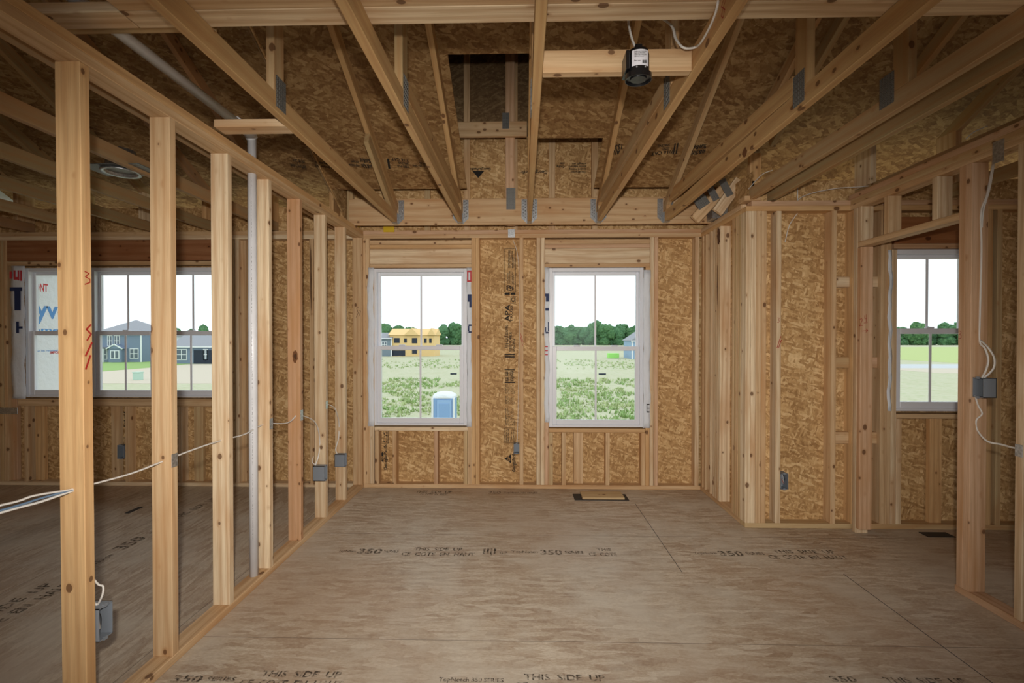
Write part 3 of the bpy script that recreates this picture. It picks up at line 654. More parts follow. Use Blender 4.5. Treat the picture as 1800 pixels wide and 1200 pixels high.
def outlet_box(label, x0, x1, y0, y1, z0, z1, open_, group='grey outlet boxes', wires=False):
    """open plastic box; OPEN is the open side: '+x', '-x' or '-y'"""
    bm = bmesh.new(); t_ = .003
    c = Vector(((x0+x1)/2, (y0+y1)/2, (z0+z1)/2)); hx, hy, hz = (x1-x0)/2, (y1-y0)/2, (z1-z0)/2
    if open_ != '-x': bxm(bm, -hx, -hx+t_, -hy, hy, -hz, hz)
    if open_ != '+x': bxm(bm, hx-t_, hx, -hy, hy, -hz, hz)
    if open_ != '-y': bxm(bm, -hx, hx, -hy, -hy+t_, -hz, hz)
    bxm(bm, -hx, hx, hy-t_, hy, -hz, hz)
    if open_ == '-y': pass
    bxm(bm, -hx, hx, -hy, hy, -hz, -hz+t_); bxm(bm, -hx, hx, -hy, hy, hz-t_, hz)
    # screw ears on the open side
    for sz in (-1, 1):
        if open_[1] == 'x':
            e = hx if open_[0] == '+' else -hx; bxm(bm, e-.006, e+.001, -.008, .008, sz*hz-.006, sz*hz+.006)
        else: bxm(bm, -.008, .008, -hy-.001, -hy+.006, sz*hz-.006, sz*hz+.006)
    o = link('outlet_box', bm, GREYBOX, None, c); tag(o, label, 'outlet box', group)
    if wires:
        for k, m_ in ((-.006, COPPER), (.004, CABLE), (.010, BLACK)):
            if open_ == '-y': tube('wire', [c+Vector((k, .01, hz-.01)), c+Vector((k*1.6, -.01, .01)), c+Vector((-k, -.02, -.02)), c+Vector((k*.5, -.005, .005))], .0018, m_, o, seg=5).location -= Vector((0, 0, 0))
            else: tube('wire', [c+Vector((-.01, k, hz-.01)), c+Vector((.01, k*1.6, .01)), c+Vector((.02, k*.3, -.03))], .0018, m_, o, seg=5)
    return o
XC = XP-.045
ZX = lambda py, Y: ZB(py, Y)
outlet_box('grey outlet box with loose wires low on the first stud of the pipe partition', XP-.075, XP+.012, 1.6249+S2, 1.6249+S2+.058, ZX(1128, 1.70), ZX(1070, 1.70), '+x', wires=True)
y6 = PST[5][1]; y7 = PST[6][1]
outlet_box('grey outlet box on the sixth stud of the pipe partition, the lower of a pair', XP-.078, XP+.012, y6-.058, y6-.001, ZX(847, y6-.05), ZX(821, y6-.05), '+x')
outlet_box('grey outlet box on the seventh stud of the pipe partition, nearest the corner', XP-.072, XP+.012, y7-.056, y7-.001, ZX(822, y7-.05), ZX(800, y7-.05), '+x')
xq = XB(916.5)-S2/2
outlet_box('small grey outlet box over the black stamp between the tall windows', xq-.055, xq-.001, YB+.004, YB+.07, ZB(797), ZB(780), '-y')
xq = XB(196)
outlet_box('dim outlet box below the triple window', xq+.046, xq+.11, YB+.004, YB+.07, ZB(810), ZB(786), '-y')
xq = AY(1364, 620, YJ)[0]+S2
outlet_box('blue-grey outlet box with coiled wires beside the stud with red strokes', xq+.001, xq+.056, YJ-.004, YJ+.07, ZB(856, YJ), ZB(829, YJ), '-y', wires=True)
xL = AY(1712, 680, 2.655)[0]; yf = max(2.58, AX(1729, 680, xL)[0]); xR = AY(1752, 680, yf)[0]
sb = outlet_box('wide grey switch box with looped cables on the doorway jamb', xL, xR, yf, 2.6625, ZB(697, yf), ZB(663, yf), '-x', group='grey switch boxes')
# steel protector plates
def guard(label, x0, x1, y0, y1, z0, z1): 
    tag(box('protector_plate', x0, x1, y0, y1, z0, z1, STEEL, None, .0006), label, 'protector plate', 'steel protector plates')
for k, (t_, b_) in ((1, (802, 826)), (3, (738, 757)), (4, (722, 741)), (5, (706, 720))):
    y = PST[k][1]; guard('steel protector plate on the edge of the %s stud, level with the cable' % ordn[k], XP+.0002, XP+.0016, y-.001, y+.037, ZB(b_, y), ZB(t_, y))
guard('steel protector plate on the dark side edge of the first stud, level with the cable', XP-S4-.002, XP-S4-.0002, 1.63, 1.66, .86, .93)
guard('steel protector plate on the last stud beside the doorway', XD-.0018, XD-.0002, 2.385, 2.423, ZB(798, 2.40), ZB(777, 2.40))
guard('steel protector plate bent over the plates above the doorway jamb', XD-.0018, XD-.0002, 2.49, 2.55, ZB(290, 2.5), ZB(252, 2.5))
guard('steel protector plate on the top plate between the tall windows', XB(893), XB(905), YB-.0018, YB-.0002, ZB(417.5), ZB(403))
guard('grey steel strap across the studs at the end of the triple window', XB(-4), XB(30), YB-.0018, YB-.0002, ZB(731), ZB(719))
def staple(label, p): pass
# cables
def cable(label, pts, r=.0035, mat=None, fk=1.6, cat='cable', group=None):
    o = tube('electrical_cable', pts, r, mat or CABLE, None, fk, 8); return tag(o, label, cat, group)
def on_x(px, py, X): y, z = AX(px, py, X); return (X, y, z)
def on_y(px, py, Y): x, z = AY(px, py, Y); return (x, Y, z)
ys = [q[1] for q in PST]; XK = XP-.042
cable('grey-white cable threaded through the open studs from one to the next', [(XK, 1.0, .985), on_x(0, 888, XK), on_x(60, 871, XK), (XK, ys[0]-.01, .905), (XK, ys[0]+.05, .90), on_x(230, 832, XK), (XK, ys[1]+.02, .895), on_x(345, 788, XK), (XK, ys[2]+.02, .90), on_x(430, 763, XK), (XK, ys[3]+.02, .91), on_x(505, 743, XK), (XK+.01, ys[4]+.01, .905)])
cable('second white cable sagging below the first one before the first stud', [(XK, .9, .93), on_x(0, 901, XK), on_x(70, 882, XK), (XK, ys[0]-.005, .898), (XK, ys[0]+.04, .893)], .004)
cable('blue cable between the two white ones before the first stud', [(XK-.01, .95, .94), on_x(0, 897, XK), on_x(70, 876, XK), (XK, ys[0]-.005, .902), (XK, ys[0]+.04, .897)], .0035, CABLEB)
cable('cable arching from the fifth stud down to the lower outlet box', [(XP-.02, ys[4]+S2, ZB(732, ys[4])), on_x(548, 737, XP-.01), on_x(558, 750, XP-.015), on_y(562, 775, y6-.006), on_y(560, 800, y6-.006), on_y(553, 821, y6-.03)], .003)
cable('short coiled cable standing above the lower outlet box', [on_y(551, 802, y6-.02), on_y(549, 812, y6-.02), on_y(556, 818, y6-.02), on_y(560, 824, y6-.03)], .003)
cable('cable arching from the sixth stud down to the outlet box on the seventh', [(XP-.02, ys[5]+S2, ZB(711, ys[5])), on_x(586, 715, XP-.012), on_x(592, 726, XP-.02), on_y(596, 745, y7-.006), on_y(595, 770, y7-.006), on_y(590, 790, y7-.01), on_y(596, 802, y7-.03)], .003)
cable('cable loop above the outlet box on the first stud', [(XP-.03, ys[0]+S2+.001, .60), on_x(172, 1026, XP-.01), on_x(181, 1030, XP+.0), on_x(180, 1045, XP+.0), on_x(171, 1062, XP-.02), (XP-.03, ys[0]+.06, .48)], .0035)
ysb = 2.6605
cable('thin cable stapled down the doorway jamb to the switch box', [on_y(1746, 283, 2.655), on_y(1735, 340, 2.658), on_y(1724, 375, ysb), on_y(1725, 440, ysb), on_y(1722, 560, ysb), on_y(1722, 600, ysb), on_y(1731, 612, 2.63), on_y(1737, 632, 2.62), on_y(1733, 650, 2.63), on_y(1726, 664, 2.63)], .0035)
cable('outer cable loop rising from the switch box', [on_y(1724, 598, ysb), on_y(1738, 612, 2.61), on_y(1748, 630, 2.60), on_y(1746, 648, 2.60), on_y(1730, 664, 2.62)], .0035)
cable('second thin cable hanging beside the stapled one on the doorway jamb', [on_y(1748, 283, 2.65), on_y(1740, 330, 2.652), on_y(1729, 368, 2.657), on_y(1726, 400, ysb)], .003)
cable('cable running from under the switch box to the protector plate of the last stud', [on_y(1714, 696, 2.655), on_y(1719, 712, ysb), on_y(1726, 727, 2.655), on_y(1716, 738, ysb), on_y(1718, 756, ysb), on_y(1735, 775, 2.60), on_x(1760, 781, XD+.05), on_x(1778, 786, XD+.04), (XD+.04, 2.40, ZB(788, 2.4)), (XD+.04, 2.36, ZB(790, 2.4))], .0035)
cable('white cable dropping into the top of the black fan box', [(on_y(1103, 30, 1.90))[0:1]+(1.95, 2.80), on_y(1106, 48, 1.90), on_y(1112, 72, 1.885), on_y(1121, 92, 1.855)], .0042)
T4 = .680-S2/2
cable('white cable hanging in a loop and stapled to the truss with the red mark', [(T4-.12, 2.0, 2.78), on_y(1180, 45, 1.90), on_y(1188, 68, 1.87), on_y(1202, 84, 1.83), on_x(1222, 83, T4-.004), on_x(1234, 72, T4-.004), on_x(1252, 38, T4-.004), on_x(1262, 5, T4-.004), on_x(1262, -30, T4-.004)], .0042)
cable('thin cable sweeping over the plate beyond the jog corner', [on_y(1398, 372, YJ+.03), on_y(1402, 352, YJ+.03), on_y(1425, 340, YJ+.03), on_y(1470, 331, YJ+.0), on_y(1515, 328, YJ-.04), on_y(1560, 322, YJ-.10)], .003)
cable('thin cable hanging down over the bare sheathing beside the jog', [on_y(1404, 372, YJ+.08), on_y(1388, 395, YJ+.08), on_y(1380, 425, YJ+.08)], .003)
cable('thin cable standing straight up from the plate beyond the jog', [on_y(1402, 351, YJ+.05), on_y(1402, 330, YJ+.05)], .003)
cable('thin cable curling up between the trusses over the jog', [on_y(1316, 332, 3.7), on_y(1328, 318, 3.7), on_y(1342, 305, 3.7), on_y(1358, 299, 3.66)], .003)
cable('thin cable lying on the sheathing next to the stud with red marks', [on_y(901, 420, YB+.08), on_y(910, 450, YB+.08), on_y(913, 520, YB+.082), on_y(911, 700, YB+.082), on_y(909, 779, YB+.06)], .0025)
cable('thin cable arching over the plates of the doorway partition', [on_y(1698, 244, 2.75), on_y(1712, 232, 2.75), on_y(1735, 222, 2.75)], .003)
# black fan box with its label
fb = empty('fan_box', 'round black plastic ceiling box with a white paper label, hanging on a block', 'ceiling box', (AY(1122, 130, 1.835)[0], 1.835, 2.415))
bm = bmesh.new(); prof = [(.0, .0), (.030, .0), (.032, .006), (.046, .006), (.0475, -.002), (.050, -.002), (.050, .018), (.041, .022), (.0405, .09), (.036, .108), (.018, .114), (.0, .114)]
rings = []
for r_, z_ in prof: rings.append([bm.verts.new((max(r_, .0004)*math.cos(6.28319*k/32), max(r_, .0004)*math.sin(6.28319*k/32)*.9, z_)) for k in range(32)])
for a, b in zip(rings, rings[1:]):
    for k in range(32): bm.faces.new((a[k], a[(k+1) % 32], b[(k+1) % 32], b[k]))
bmesh.ops.recalc_face_normals(bm, faces=bm.faces); link('box_body', bm, BLACK, fb)
box('cable_clamp', fb.location.x-.014, fb.location.x+.012, 1.82, 1.85, 2.528, 2.545, BLACK, fb, .002)
box('mounting_bracket', fb.location.x-.053, fb.location.x-.040, 1.80, 1.884, 2.44, 2.51, BLACK, fb, .002)
bm = bmesh.new(); gs = []
for k in range(9):
    a_ = math.radians(-90-46+k*11.5); gs.append([bm.verts.new((.0425*math.cos(a_), .0425*.9*math.sin(a_), z_)) for z_ in (.036, .095)])
for a, b in zip(gs, gs[1:]): bm.faces.new((a[0], b[0], b[1], a[1]))
lb = link('paper_label', bm, LABEL, fb)
for k, (z_, wd) in enumerate(((.084, .05), (.078, .045), (.072, .05), (.066, .04), (.05, .025))):
    fit('Caution read all instructions' if k < 4 else 'For use', (fb.location.x-.024, fb.location.y-.0395, fb.location.z+z_), X1, Z1_, wd*.9, .0035, INK, fb)
for k in range(9): box('barcode_bar', fb.location.x+.006+k*.0019, fb.location.x+.0069+k*.0019+(k % 3)*.0003, fb.location.y-.0395, fb.location.y-.0385, fb.location.z+.042, fb.location.z+.053, INK, fb)
for k in (-1, 1): 
    bm = bmesh.new(); bmesh.ops.create_uvsphere(bm, u_segments=10, v_segments=6, radius=.004); link('screw', bm, STEEL, fb, (k*.016, -.043, .026))
# recessed light can in the other room
x, z = AY(213, 300, 2.95); lc = empty('recessed_light', 'shiny metal recessed light housing between dim trusses, beyond the pipe partition', 'ceiling light', (x, 2.95, 2.475))
bm = bmesh.new()
rings = [[bm.verts.new((r_*math.cos(6.28319*k/28), r_*math.sin(6.28319*k/28), z_)) for k in range(28)] for r_, z_ in ((.075, .14), (.082, 0), (.105, -.004), (.105, .004), (.088, .008))]
for a, b in zip(rings, rings[1:]):
    for k in range(28): bm.faces.new((a[k], a[(k+1) % 28], b[(k+1) % 28], b[k])).smooth = True
bm.faces.new(rings[0]); bmesh.ops.recalc_face_normals(bm, faces=bm.faces); link('can', bm, STEEL, lc)
box('mounting_pan', x-.18, x+.2, 2.84, 3.06, 2.49, 2.494, STEELP, lc)
x = XB(1265, 4.1); jx = AY(1256, 350, 4.25)[0]
tag(box('duct_boot', jx-.05, jx+.16, 4.17, 4.30, Z2+.004, Z2+.20, STEEL, None, .004), 'dull sheet-metal duct box on the plate beside the last hanger', 'duct')
tag(box('yellow_tag', XB(675), XB(694), YB-.012, YB-.002, ZB(407), ZB(395), YELLOW, None, .001), 'yellow tag stapled under the girder above the first tall window', 'tag')
tag(box('yellow_tag', XB(625), XB(633), YB-.014, YB-.002, ZB(398), ZB(388), YELLOW, None, .001), 'small yellow tag at the end of the partition plate', 'tag')
# floor openings
def hole(label, px0, px1, py0, py1):
    (x0, y0), (x1, y1) = [(lambda q: q)(AZ_(a, b)) for a, b in ((px0, py1), (px1, py0))]
    return tag(box('floor_duct', min(x0, x1), max(x0, x1), min(y0, y1), max(y0, y1), .0004, .004, DARKV), label, 'duct')
def AZ_(px, py):
    a, b, c = ray(px, py); t_ = -EYE/c; return a*t_, b*t_
hole('dark duct opening in the floor below the second tall window', 1010, 1099, 869, 879)
(xa2, ya2), (xb2, yb2) = AZ_(1024, 879), AZ_(1092, 869)
tag(tone(box('wood_offcut', xa2, xb2, ya2+.01, yb2+.02, .0045, .022, LUM['X'], None, .002), 'olive'), 'flat wood offcut covering the floor duct below the second tall window', 'wood block')
hole('dark duct opening in the floor beyond the open studs', 219, 252, 891, 902)
hole('dark duct opening in the floor below the narrow window', 1632, 1662, 936, 944)

# ================================================================== WRITING
def ftext(s, l, r, t_, b_, mat=FADED):
    x0, y0 = AZ_(l, b_); x1, y1 = AZ_(r, b_); _, y2 = AZ_(l, t_); fit(s, (x0, y0, .0012), X1, Y1_, x1-x0, y2-y0, mat, fl)
for a in (('TopNotch', 593, 623, 966, 971), ('350', 626, 669, 964, 973), ('SERIES', 673, 700, 966, 971), ('THIS  SIDE  UP', 727, 812, 961.5, 967.5), ('CE  COTE  EN  HAUT', 704, 834, 970, 976.5),
          ('II|I', 848, 871, 964, 976), ('G.P.', 878, 893, 969, 974), ('TopNotch', 899, 946, 967.5, 972.5), ('350', 950, 989, 966, 975), ('SERIES', 993, 1026, 968, 973), ('CE  COTE', 1036, 1085, 971, 977), ('THIS', 1050, 1075, 963, 968),
          ('TopNotch', 1222, 1262, 970, 975), ('350', 1268, 1310, 968, 977), ('SERIES', 1314, 1345, 970, 975), ('THIS  SIDE  UP', 1362, 1470, 966, 972), ('CE  COTE  EN  HAUT', 1355, 1492, 975, 982),
          ('THIS  SIDE  UP', 730, 794, 862.5, 866), ('CE  COTE  EN  HAUT', 738, 786, 867, 870), ('350', 858, 880, 863, 868), ('TopNotch 350 SERIES', 885, 945, 864.5, 868),
          ('350', 297, 350, 1186, 1199), ('SERIES', 360, 412, 1189, 1197), ('THIS  SIDE  UP', 456, 598, 1178, 1189), ('CE  COTE  EN  HAUT', 416, 600, 1194, 1206), ('THIS  SIDE  UP', 921, 1064, 1184, 1195), ('TopNotch 350 SERIES', 770, 885, 1190, 1200), ('CE  COTE  EN  HAUT', 905, 1090, 1199, 1209),
          ('350', 1465, 1510, 1188, 1199), ('THIS  SIDE  UP', 1560, 1700, 1190, 1200)):
    ftext(*a)
# the floor panels of the other room are turned: their lettering runs away from the camera
for s_, y_, x_, w_, h_ in (('THIS  SIDE  UP', 2.15, -2.73, .56, .07), ('CE  COTE  EN  HAUT', 2.05, -2.62, .68, .07), ('TopNotch', 2.86, -2.69, .22, .06), ('350', 3.16, -2.70, .20, .10), ('SERIES', 3.42, -2.69, .16, .06), ('THIS  SIDE  UP', 3.7, -2.73, .5, .07)):
    fit(s_, (x_, y_, .0012), Y1_, (-1, 0, 0), w_, h_, FADED, fl2)
# stamps on the window-wall sheathing: read upward, letters' up-direction is toward -x
wb = bpy.data.objects['wall_back']
def vtext(s, l, r, t_, b_, mat=INK, Y=YSB, par=wb, mirror=False):
    x0 = XB(l, Y); x1 = XB(r, Y); z0 = ZB(b_, Y); z1 = ZB(t_, Y)
    fit(s, (x1, Y-.0006, z0), Z1_, (-1, 0, 0), z1-z0, x1-x0, mat, par)
def rectline(l, r, t_, b_, wd, Y=YSB, par=wb, mat=INK):
    x0 = XB(l, Y); x1 = XB(r, Y); z0 = ZB(b_, Y); z1 = ZB(t_, Y); 
    strokes('stamp_frame', [[(0, 0), (x1-x0, 0), (x1-x0, z1-z0), (0, z1-z0), (0, 0)]], wd, (x0, Y-.0006, z0), X1, Z1_, mat, par)
rectline(887.5, 906, 437, 513, .005)
vtext('CONSTRUCTION SHEATHING', 893, 897.5, 440, 471); vtext('spacing one eighth inch\nrecommended', 899, 904, 441, 471)
vtext('EXPOSURE RATED\nSTRUCTURAL PANEL', 891, 897, 476, 499); vtext('meets standards for\npanel thickness', 899, 904, 477, 500); vtext('GP', 890, 903, 501, 511)
for a in ((887, 896, 514.5, 518), (898, 906, 514.5, 518), (887, 905, 622, 624), (887, 905, 626, 628), (887, 905, 649, 650.5), (887, 905, 671, 673)):
    x0, x1 = XB(a[0], YSB), XB(a[1], YSB); box('stamp_bar', x0, x1, YSB-.0012, YSB-.0002, ZB(a[3], YSB), ZB(a[2], YSB), INK, wb)
vtext('APA', 887.5, 896.5, 535, 565); vtext('TRUSS', 897, 901, 537, 566); rectline(898, 906, 521, 533, .004); vtext('C', 899, 905, 523, 531)
vtext('RATED SHEATHING\nMILL 433', 888, 900, 572, 592); vtext('7/16 CAT', 887, 894, 590, 612); vtext('SIZED FOR\nSPACING', 895, 905, 592, 618)
for k, (l, t_) in enumerate(((887, 650.5), (887.5, 660))): vtext('#%$#&\n&#%@#', l, l+17, t_+1, t_+10)
for k, (t_, b_) in enumerate(((674, 692), (695, 710), (715, 748))):
    vtext('Strength Axis\nThis Direction\nCutting Side', 887.5, 896, t_, b_); vtext('A la face de\nSierra de esta\nlado', 897, 905.5, t_+2, b_)
rectline(887, 905, 752, 778, .004); vtext('Sheathing may be\nslippery when wet', 888.5, 895, 754, 776); vtext('Wear eye\nprotection', 897, 904, 755, 776)
def gp(cx, cz, s_, Y, par, up=1):
    """triangle mark with letters, pointing up (or down)"""
    bm = bmesh.new(); bm.faces.new([bm.verts.new(q) for q in ((-s_, 0, -s_*.6*up), (s_, 0, -s_*.6*up), (0, 0, s_*up))]); link('triangle_mark', bm, INK, par, Vector((cx, Y-.0006, cz))-par.location)
xg = XB(893, YSB); s_ = .045
bm = bmesh.new(); bm.faces.new([bm.verts.new(q) for q in ((.030, 0, -s_), (.030, 0, s_), (-.035, 0, 0))]); link('triangle_mark', bm, INK, wb, (xg, YSB-.0006, ZB(806, YSB)))
fit('GP', (xg+.022, YSB-.0012, ZB(811, YSB)), Z1_, (-1, 0, 0), .05, .026, OSB['xz'], wb)
vtext('Georgia-Pacific', 900, 908, 795, 829)
# stamp under the first tall window
vtext('Sheathing\nmay be', 666, 671.5, 758, 779); vtext('Cut\nside', 673, 681, 759, 778); rectline(665, 682, 757, 780, .004)
xg = XB(669, YSB); bm = bmesh.new(); bm.faces.new([bm.verts.new(q) for q in ((.026, 0, -.06), (.026, 0, .06), (-.026, 0, 0))]); link('triangle_mark', bm, INK, wb, (xg, YSB-.0006, ZB(804, YSB)))
fit('GP', (xg+.019, YSB-.0012, ZB(810, YSB)), Z1_, (-1, 0, 0), .055, .024, OSB['xz'], wb)
vtext('Georgia-Pacific', 674, 681.5, 781, 827)
for a in ((209, 223, 724, 754), (212, 222, 770, 795), (212, 216, 810, 832), (219, 223, 810, 842)): vtext('#%&#%#\n%#&##&', *a)
# stamps on the roof deck, upside down
zo = dk.matrix_basis
def dtext(s, l, r, t_, b_, mat=INK):
    """upside-down lettering on the deck's underside between photo edges"""
    def on_deck(px, py):
        a, b, c = ray(px, py); t__ = RA/(c+.5*b); return Vector((a*t__, b*t__, EYE+c*t__))
    pA, pB = on_deck(r, t_), on_deck(l, t_); pC = on_deck(r, b_)
    n_ = Vector((0, -.5, -1)).normalized()
    U = (pB-pA).normalized(); V = (pC-pA).normalized()
    fit(s, pA+n_*.0015, U, V, (pB-pA).length, (pC-pA).length, mat, dk)
for a in (('Sheathing may be slippery\nwhen wet  Caution', 508, 535, 281, 297), ('This direction toward\nthe framing supports\ncut side', 552, 585, 281, 297), ('Strength axis this side\nacross supports', 612, 630, 281, 294), ('#&%#\n%#&#', 633, 652, 279, 296), ('|', 680, 684, 279, 296), ('7/16 CAT', 688, 718, 279, 284), ('SIZED FOR\nSPACING', 697, 718, 285, 295), ('RATED SHEATHING\nEXPOSURE\nMILL', 724, 752, 281, 294),
          ('7/16 CAT', 1146, 1184, 263, 269), ('SIZED\nSPACING', 1157, 1178, 252, 262), ('||', 1186, 1193, 251, 269), ('#&%#\n%#&#', 1218, 1243, 252, 269), ('153', 1082, 1094, 253, 262), ('AV', 1077, 1091, 262, 271)): dtext(*a)
wg = bpy.data.objects['wall_gable_front']
def utext(s, l, r, t_, b_, Y=YSB): 
    fit(s, (XB(r, Y), Y-.0008, ZB(t_, Y)), (-1, 0, 0), (0, 0, -1), XB(r, Y)-XB(l, Y), ZB(t_, Y)-ZB(b_, Y), INK, wg)
utext('Georgia-Pacific', 826, 863, 293, 299); utext('Georgia-Pacific', 915, 962, 298, 306)
bm = bmesh.new(); bm.faces.new([bm.verts.new(q) for q in ((-.06, 0, .035), (.06, 0, .035), (0, 0, -.035))]); link('triangle_mark', bm, INK, wg, (XB(841, YSB), YSB-.0008, ZB(306, YSB)))
utext('This direction\ntoward framing\nacross supports\nstrength axis', 999, 1030, 286, 305); utext('Cutting\nside', 978, 992, 286, 296); 
# red and black marker
def pen(par, pos, u, lines, wd, mat=REDPEN): return strokes('marker_stroke', lines, wd, pos, u, Z1_, mat, par)
three = [(0, 1), (.45, 1.02), (.62, .82), (.3, .55), (.62, .42), (.66, .15), (.3, -.02), (0, .05)]
def sc_(pts, a, b): return [(x*a, y*b) for x, y in pts]
s1 = PST[0][0]; yy = PST[0][1]; YU = (0, 1, 0)
pen(s1, (XP+.0008, yy+.008, ZB(497, yy)), YU, [sc_([(.1, 1), (.8, .9), (.2, .6), (.9, .45), (.9, .2), (.1, 0)], .024, .045)], .0035)
pen(s1, (XP+.0008, yy+.012, ZB(598, yy)), YU, [sc_([(.9, 1), (.1, .7), (.9, .4), (.2, 0)], .022, .055)], .006)
pen(s1, (XP+.0008, yy+.010, ZB(626, yy)), YU, [[(0, 0), (.024, .045)]], .007); pen(s1, (XP+.0008, yy+.010, ZB(650, yy)), YU, [[(0, 0), (.018, .046)]], .007)
def byn(lab): return next(o for o in bpy.data.objects if o.get('label', '').startswith(lab))
o = byn('pale stud with a red number'); x = AY(1365, 560, YJ)[0]
pen(o, (x+.006, YJ-.0008, ZB(567, YJ)), X1, [sc_(three, .022, .035)], .003); pen(o, (x+.004, YJ-.0008, ZB(611, YJ)), X1, [[(0, 0), (.028, .085)], [(.012, .0), (.032, .06)]], .005)
o = byn('pale doorway trimmer'); x = AY(1511, 560, jb)[0]
pen(o, (x, jb-.0008, ZB(573, jb)), X1, [sc_([(0, .8), (.25, 1), (.4, .8), (0, 0), (.45, .05)], .05, .055), sc_([(.6, 1), (.6, .7), (.8, .7)], .06, .075), sc_([(.8, 1.1), (.78, .4)], .06, .075), [(.03, .022), (.055, .024)]], .003)
pen(o, (x+.015, jb-.0008, ZB(582, jb)), X1, [[(0, 0), (.04, .004)], [(.03, .015), (.043, .004), (.03, -.008)]], .0035)
o = byn('near jamb stud'); pen(o, (XD-.0008, 2.735, ZB(595, 2.72)), (0, -1, 0), [sc_(three, .024, .042)], .003)
o = byn('lone edge-on stud'); x = XB(914); pen(o, (x+.008, YB-.0008, ZB(575)), X1, [sc_(three, .022, .04)], .003); pen(o, (x+.004, YB-.0008, ZB(602)), X1, [[(0, .09), (.028, .0)], [(.0, .06), (.022, -.03)]], .004)
o = byn('end stud of the drain'); pen(o, (XP-.055, YB-.0408, ZB(560)), X1, [sc_([(0, .1), (.4, .5), (.1, .9), (.5, 1)], .05, .11), sc_([(.5, .2), (.9, .7), (.6, .8)], .05, .1)], .003, INK)
o = byn('roof truss with a red pencil'); ch = [c_ for c_ in o.children if c_.name.startswith('bottom_chord')][0]
y_, z_ = AX(1268, 20, T4); st = strokes('marker_stroke', [sc_([(.5, 1), (0, .8), (.6, .3), (.3, 0), (0, .3), (.7, .8), (.5, 1)], .05, .06)], .003, (T4-.0008, y_, CB+.012), (0, -1, 0), Z1_, REDPEN, None)
st.parent = ch; st.location = Vector((T4-.0008, y_, CB+.012))-o.location-ch.location
def blot(name, par, pos, u, v, a, b, mat, seed, n=22):
    U = Vector(u); V = Vector(v); bm = bmesh.new(); rg = random.Random(seed)
    bm.faces.new([bm.verts.new(U*(math.cos(6.28319*k/n)*a*rg.uniform(.7, 1.1))+V*(math.sin(6.28319*k/n)*b*rg.uniform(.75, 1.1))) for k in range(n)])
    w_ = par.location if par.parent is None else par.parent.location+par.location
    return link(name, bm, mat, par, Vector(pos)-w_)
BARKD = flat('dark_bark', (.075, .035, .016), .9); KNOT = flat('brown_knot', (.16, .065, .025), .8)
o = byn('broad-faced pale stud'); xq, zq = AY(1263, 415, 4.10); blot('bark_patch', o, (xq, 4.0992, zq), X1, Z1_, .013, .085, BARKD, 1); xq, zq = AY(1261, 500, 4.10); blot('bark_patch', o, (xq, 4.0992, zq), X1, Z1_, .004, .20, BARKD, 4)
o = byn('stud with a long dark bark streak'); xq, zq = AY(546.5, 490, YB); blot('bark_streak', o, (xq, YB-.0008, zq), X1, Z1_, .007, .34, BARKD, 2)
xq, zq = AY(519, 626, ys[4]); blot('large_knot', PST[4][0], (xq, ys[4]-.0008, zq), X1, Z1_, .020, .045, KNOT, 3); blot('knot_heart', PST[4][0], (xq, ys[4]-.0014, zq), X1, Z1_, .010, .022, BARKD, 5)
tk = byn('roof truss with a large knot'); ch = [c_ for c_ in tk.children if c_.name.startswith('bottom_chord')][0]
yq, zq = AX(1309, 268, 1.278-S2/2); blot('large_knot', ch, (1.278-S2/2-.0008, yq, zq), (0, -1, 0), Z1_, .030, .028, KNOT, 6)
# lettering down the drain pipe
for k in range(5): fit('CHARLOTTE PIPE  PVC DWV', (-1.583+.010, 2.757-.0235, .25+k*.44), Z1_, (-1, 0, 0), .40, .012, FADED, p)

# ================================================================== HOUSEWRAP
def wrapstrip(label, l, r, t_, b_, Y0=YB-.004, Y1=YB+.006):
    x0, x1, z0, z1 = XB(l, Y0), XB(r, Y0), ZB(b_, Y0), ZB(t_, Y0); bm = bmesh.new(); n = 24; m_ = 3; G_ = []
    for i in range(n+1):
        row = []
        for j in range(m_+1):
            ex = (.004*math.sin(i*1.7)+.003*math.sin(i*.6+l)) if j in (0, m_) else 0
            row.append(bm.verts.new((x0+(x1-x0)*j/m_+ex, Y0+.004*math.sin(i*.9+j*2), z0+(z1-z0)*i/n)))
        G_.append(row)
    for i in range(n):
        for j in range(m_): bm.faces.new((G_[i][j], G_[i][j+1], G_[i+1][j+1], G_[i+1][j])).smooth = True
    r_ = bmesh.ops.extrude_face_region(bm, geom=list(bm.faces)); bmesh.ops.translate(bm, vec=(0, .0015, 0), verts=[q for q in r_['geom'] if isinstance(q, bmesh.types.BMVert)])
    bmesh.ops.recalc_face_normals(bm, faces=bm.faces); c = Vector((x0, Y0, z0))
    for v_ in bm.verts: v_.co -= c
    return tag(link('housewrap_flap', bm, WRAP, None, c), label, 'housewrap', 'housewrap flaps folded in at the windows')
wl_ = wrapstrip('white housewrap flap on the pipe side of the first tall window', 646.5, 657, 469.5, 750)
wr_ = wrapstrip('white housewrap flap with a red letter beside the first tall window', 820.5, 829, 470, 750)
w2_ = wrapstrip('narrow housewrap flap with navy letters beside the second tall window', 957.5, 965.5, 470, 742)
w3_ = wrapstrip('wide white housewrap flap on the jog side of the second tall window', 1130.5, 1143, 475, 751)
w4_ = wrapstrip('housewrap flap with thick navy bars at the outer edge of the triple window', 20, 44, 464, 703)
w5_ = wrapstrip('thin housewrap flap at the edge of the narrow window', 1561, 1567.5, 442, 720, YJ-.004)
def mark(par, l, r, t_, b_, mat, Y=YB-.0125): box('printed_mark', XB(l, Y), XB(r, Y), Y, Y+.0006, ZB(b_, Y), ZB(t_, Y), mat, par)
for a in ((821, 829, 475, 478), (821, 823.5, 478, 492), (826.5, 829, 478, 492), (821, 829, 492, 495)): mark(wr_, *a, REDP)
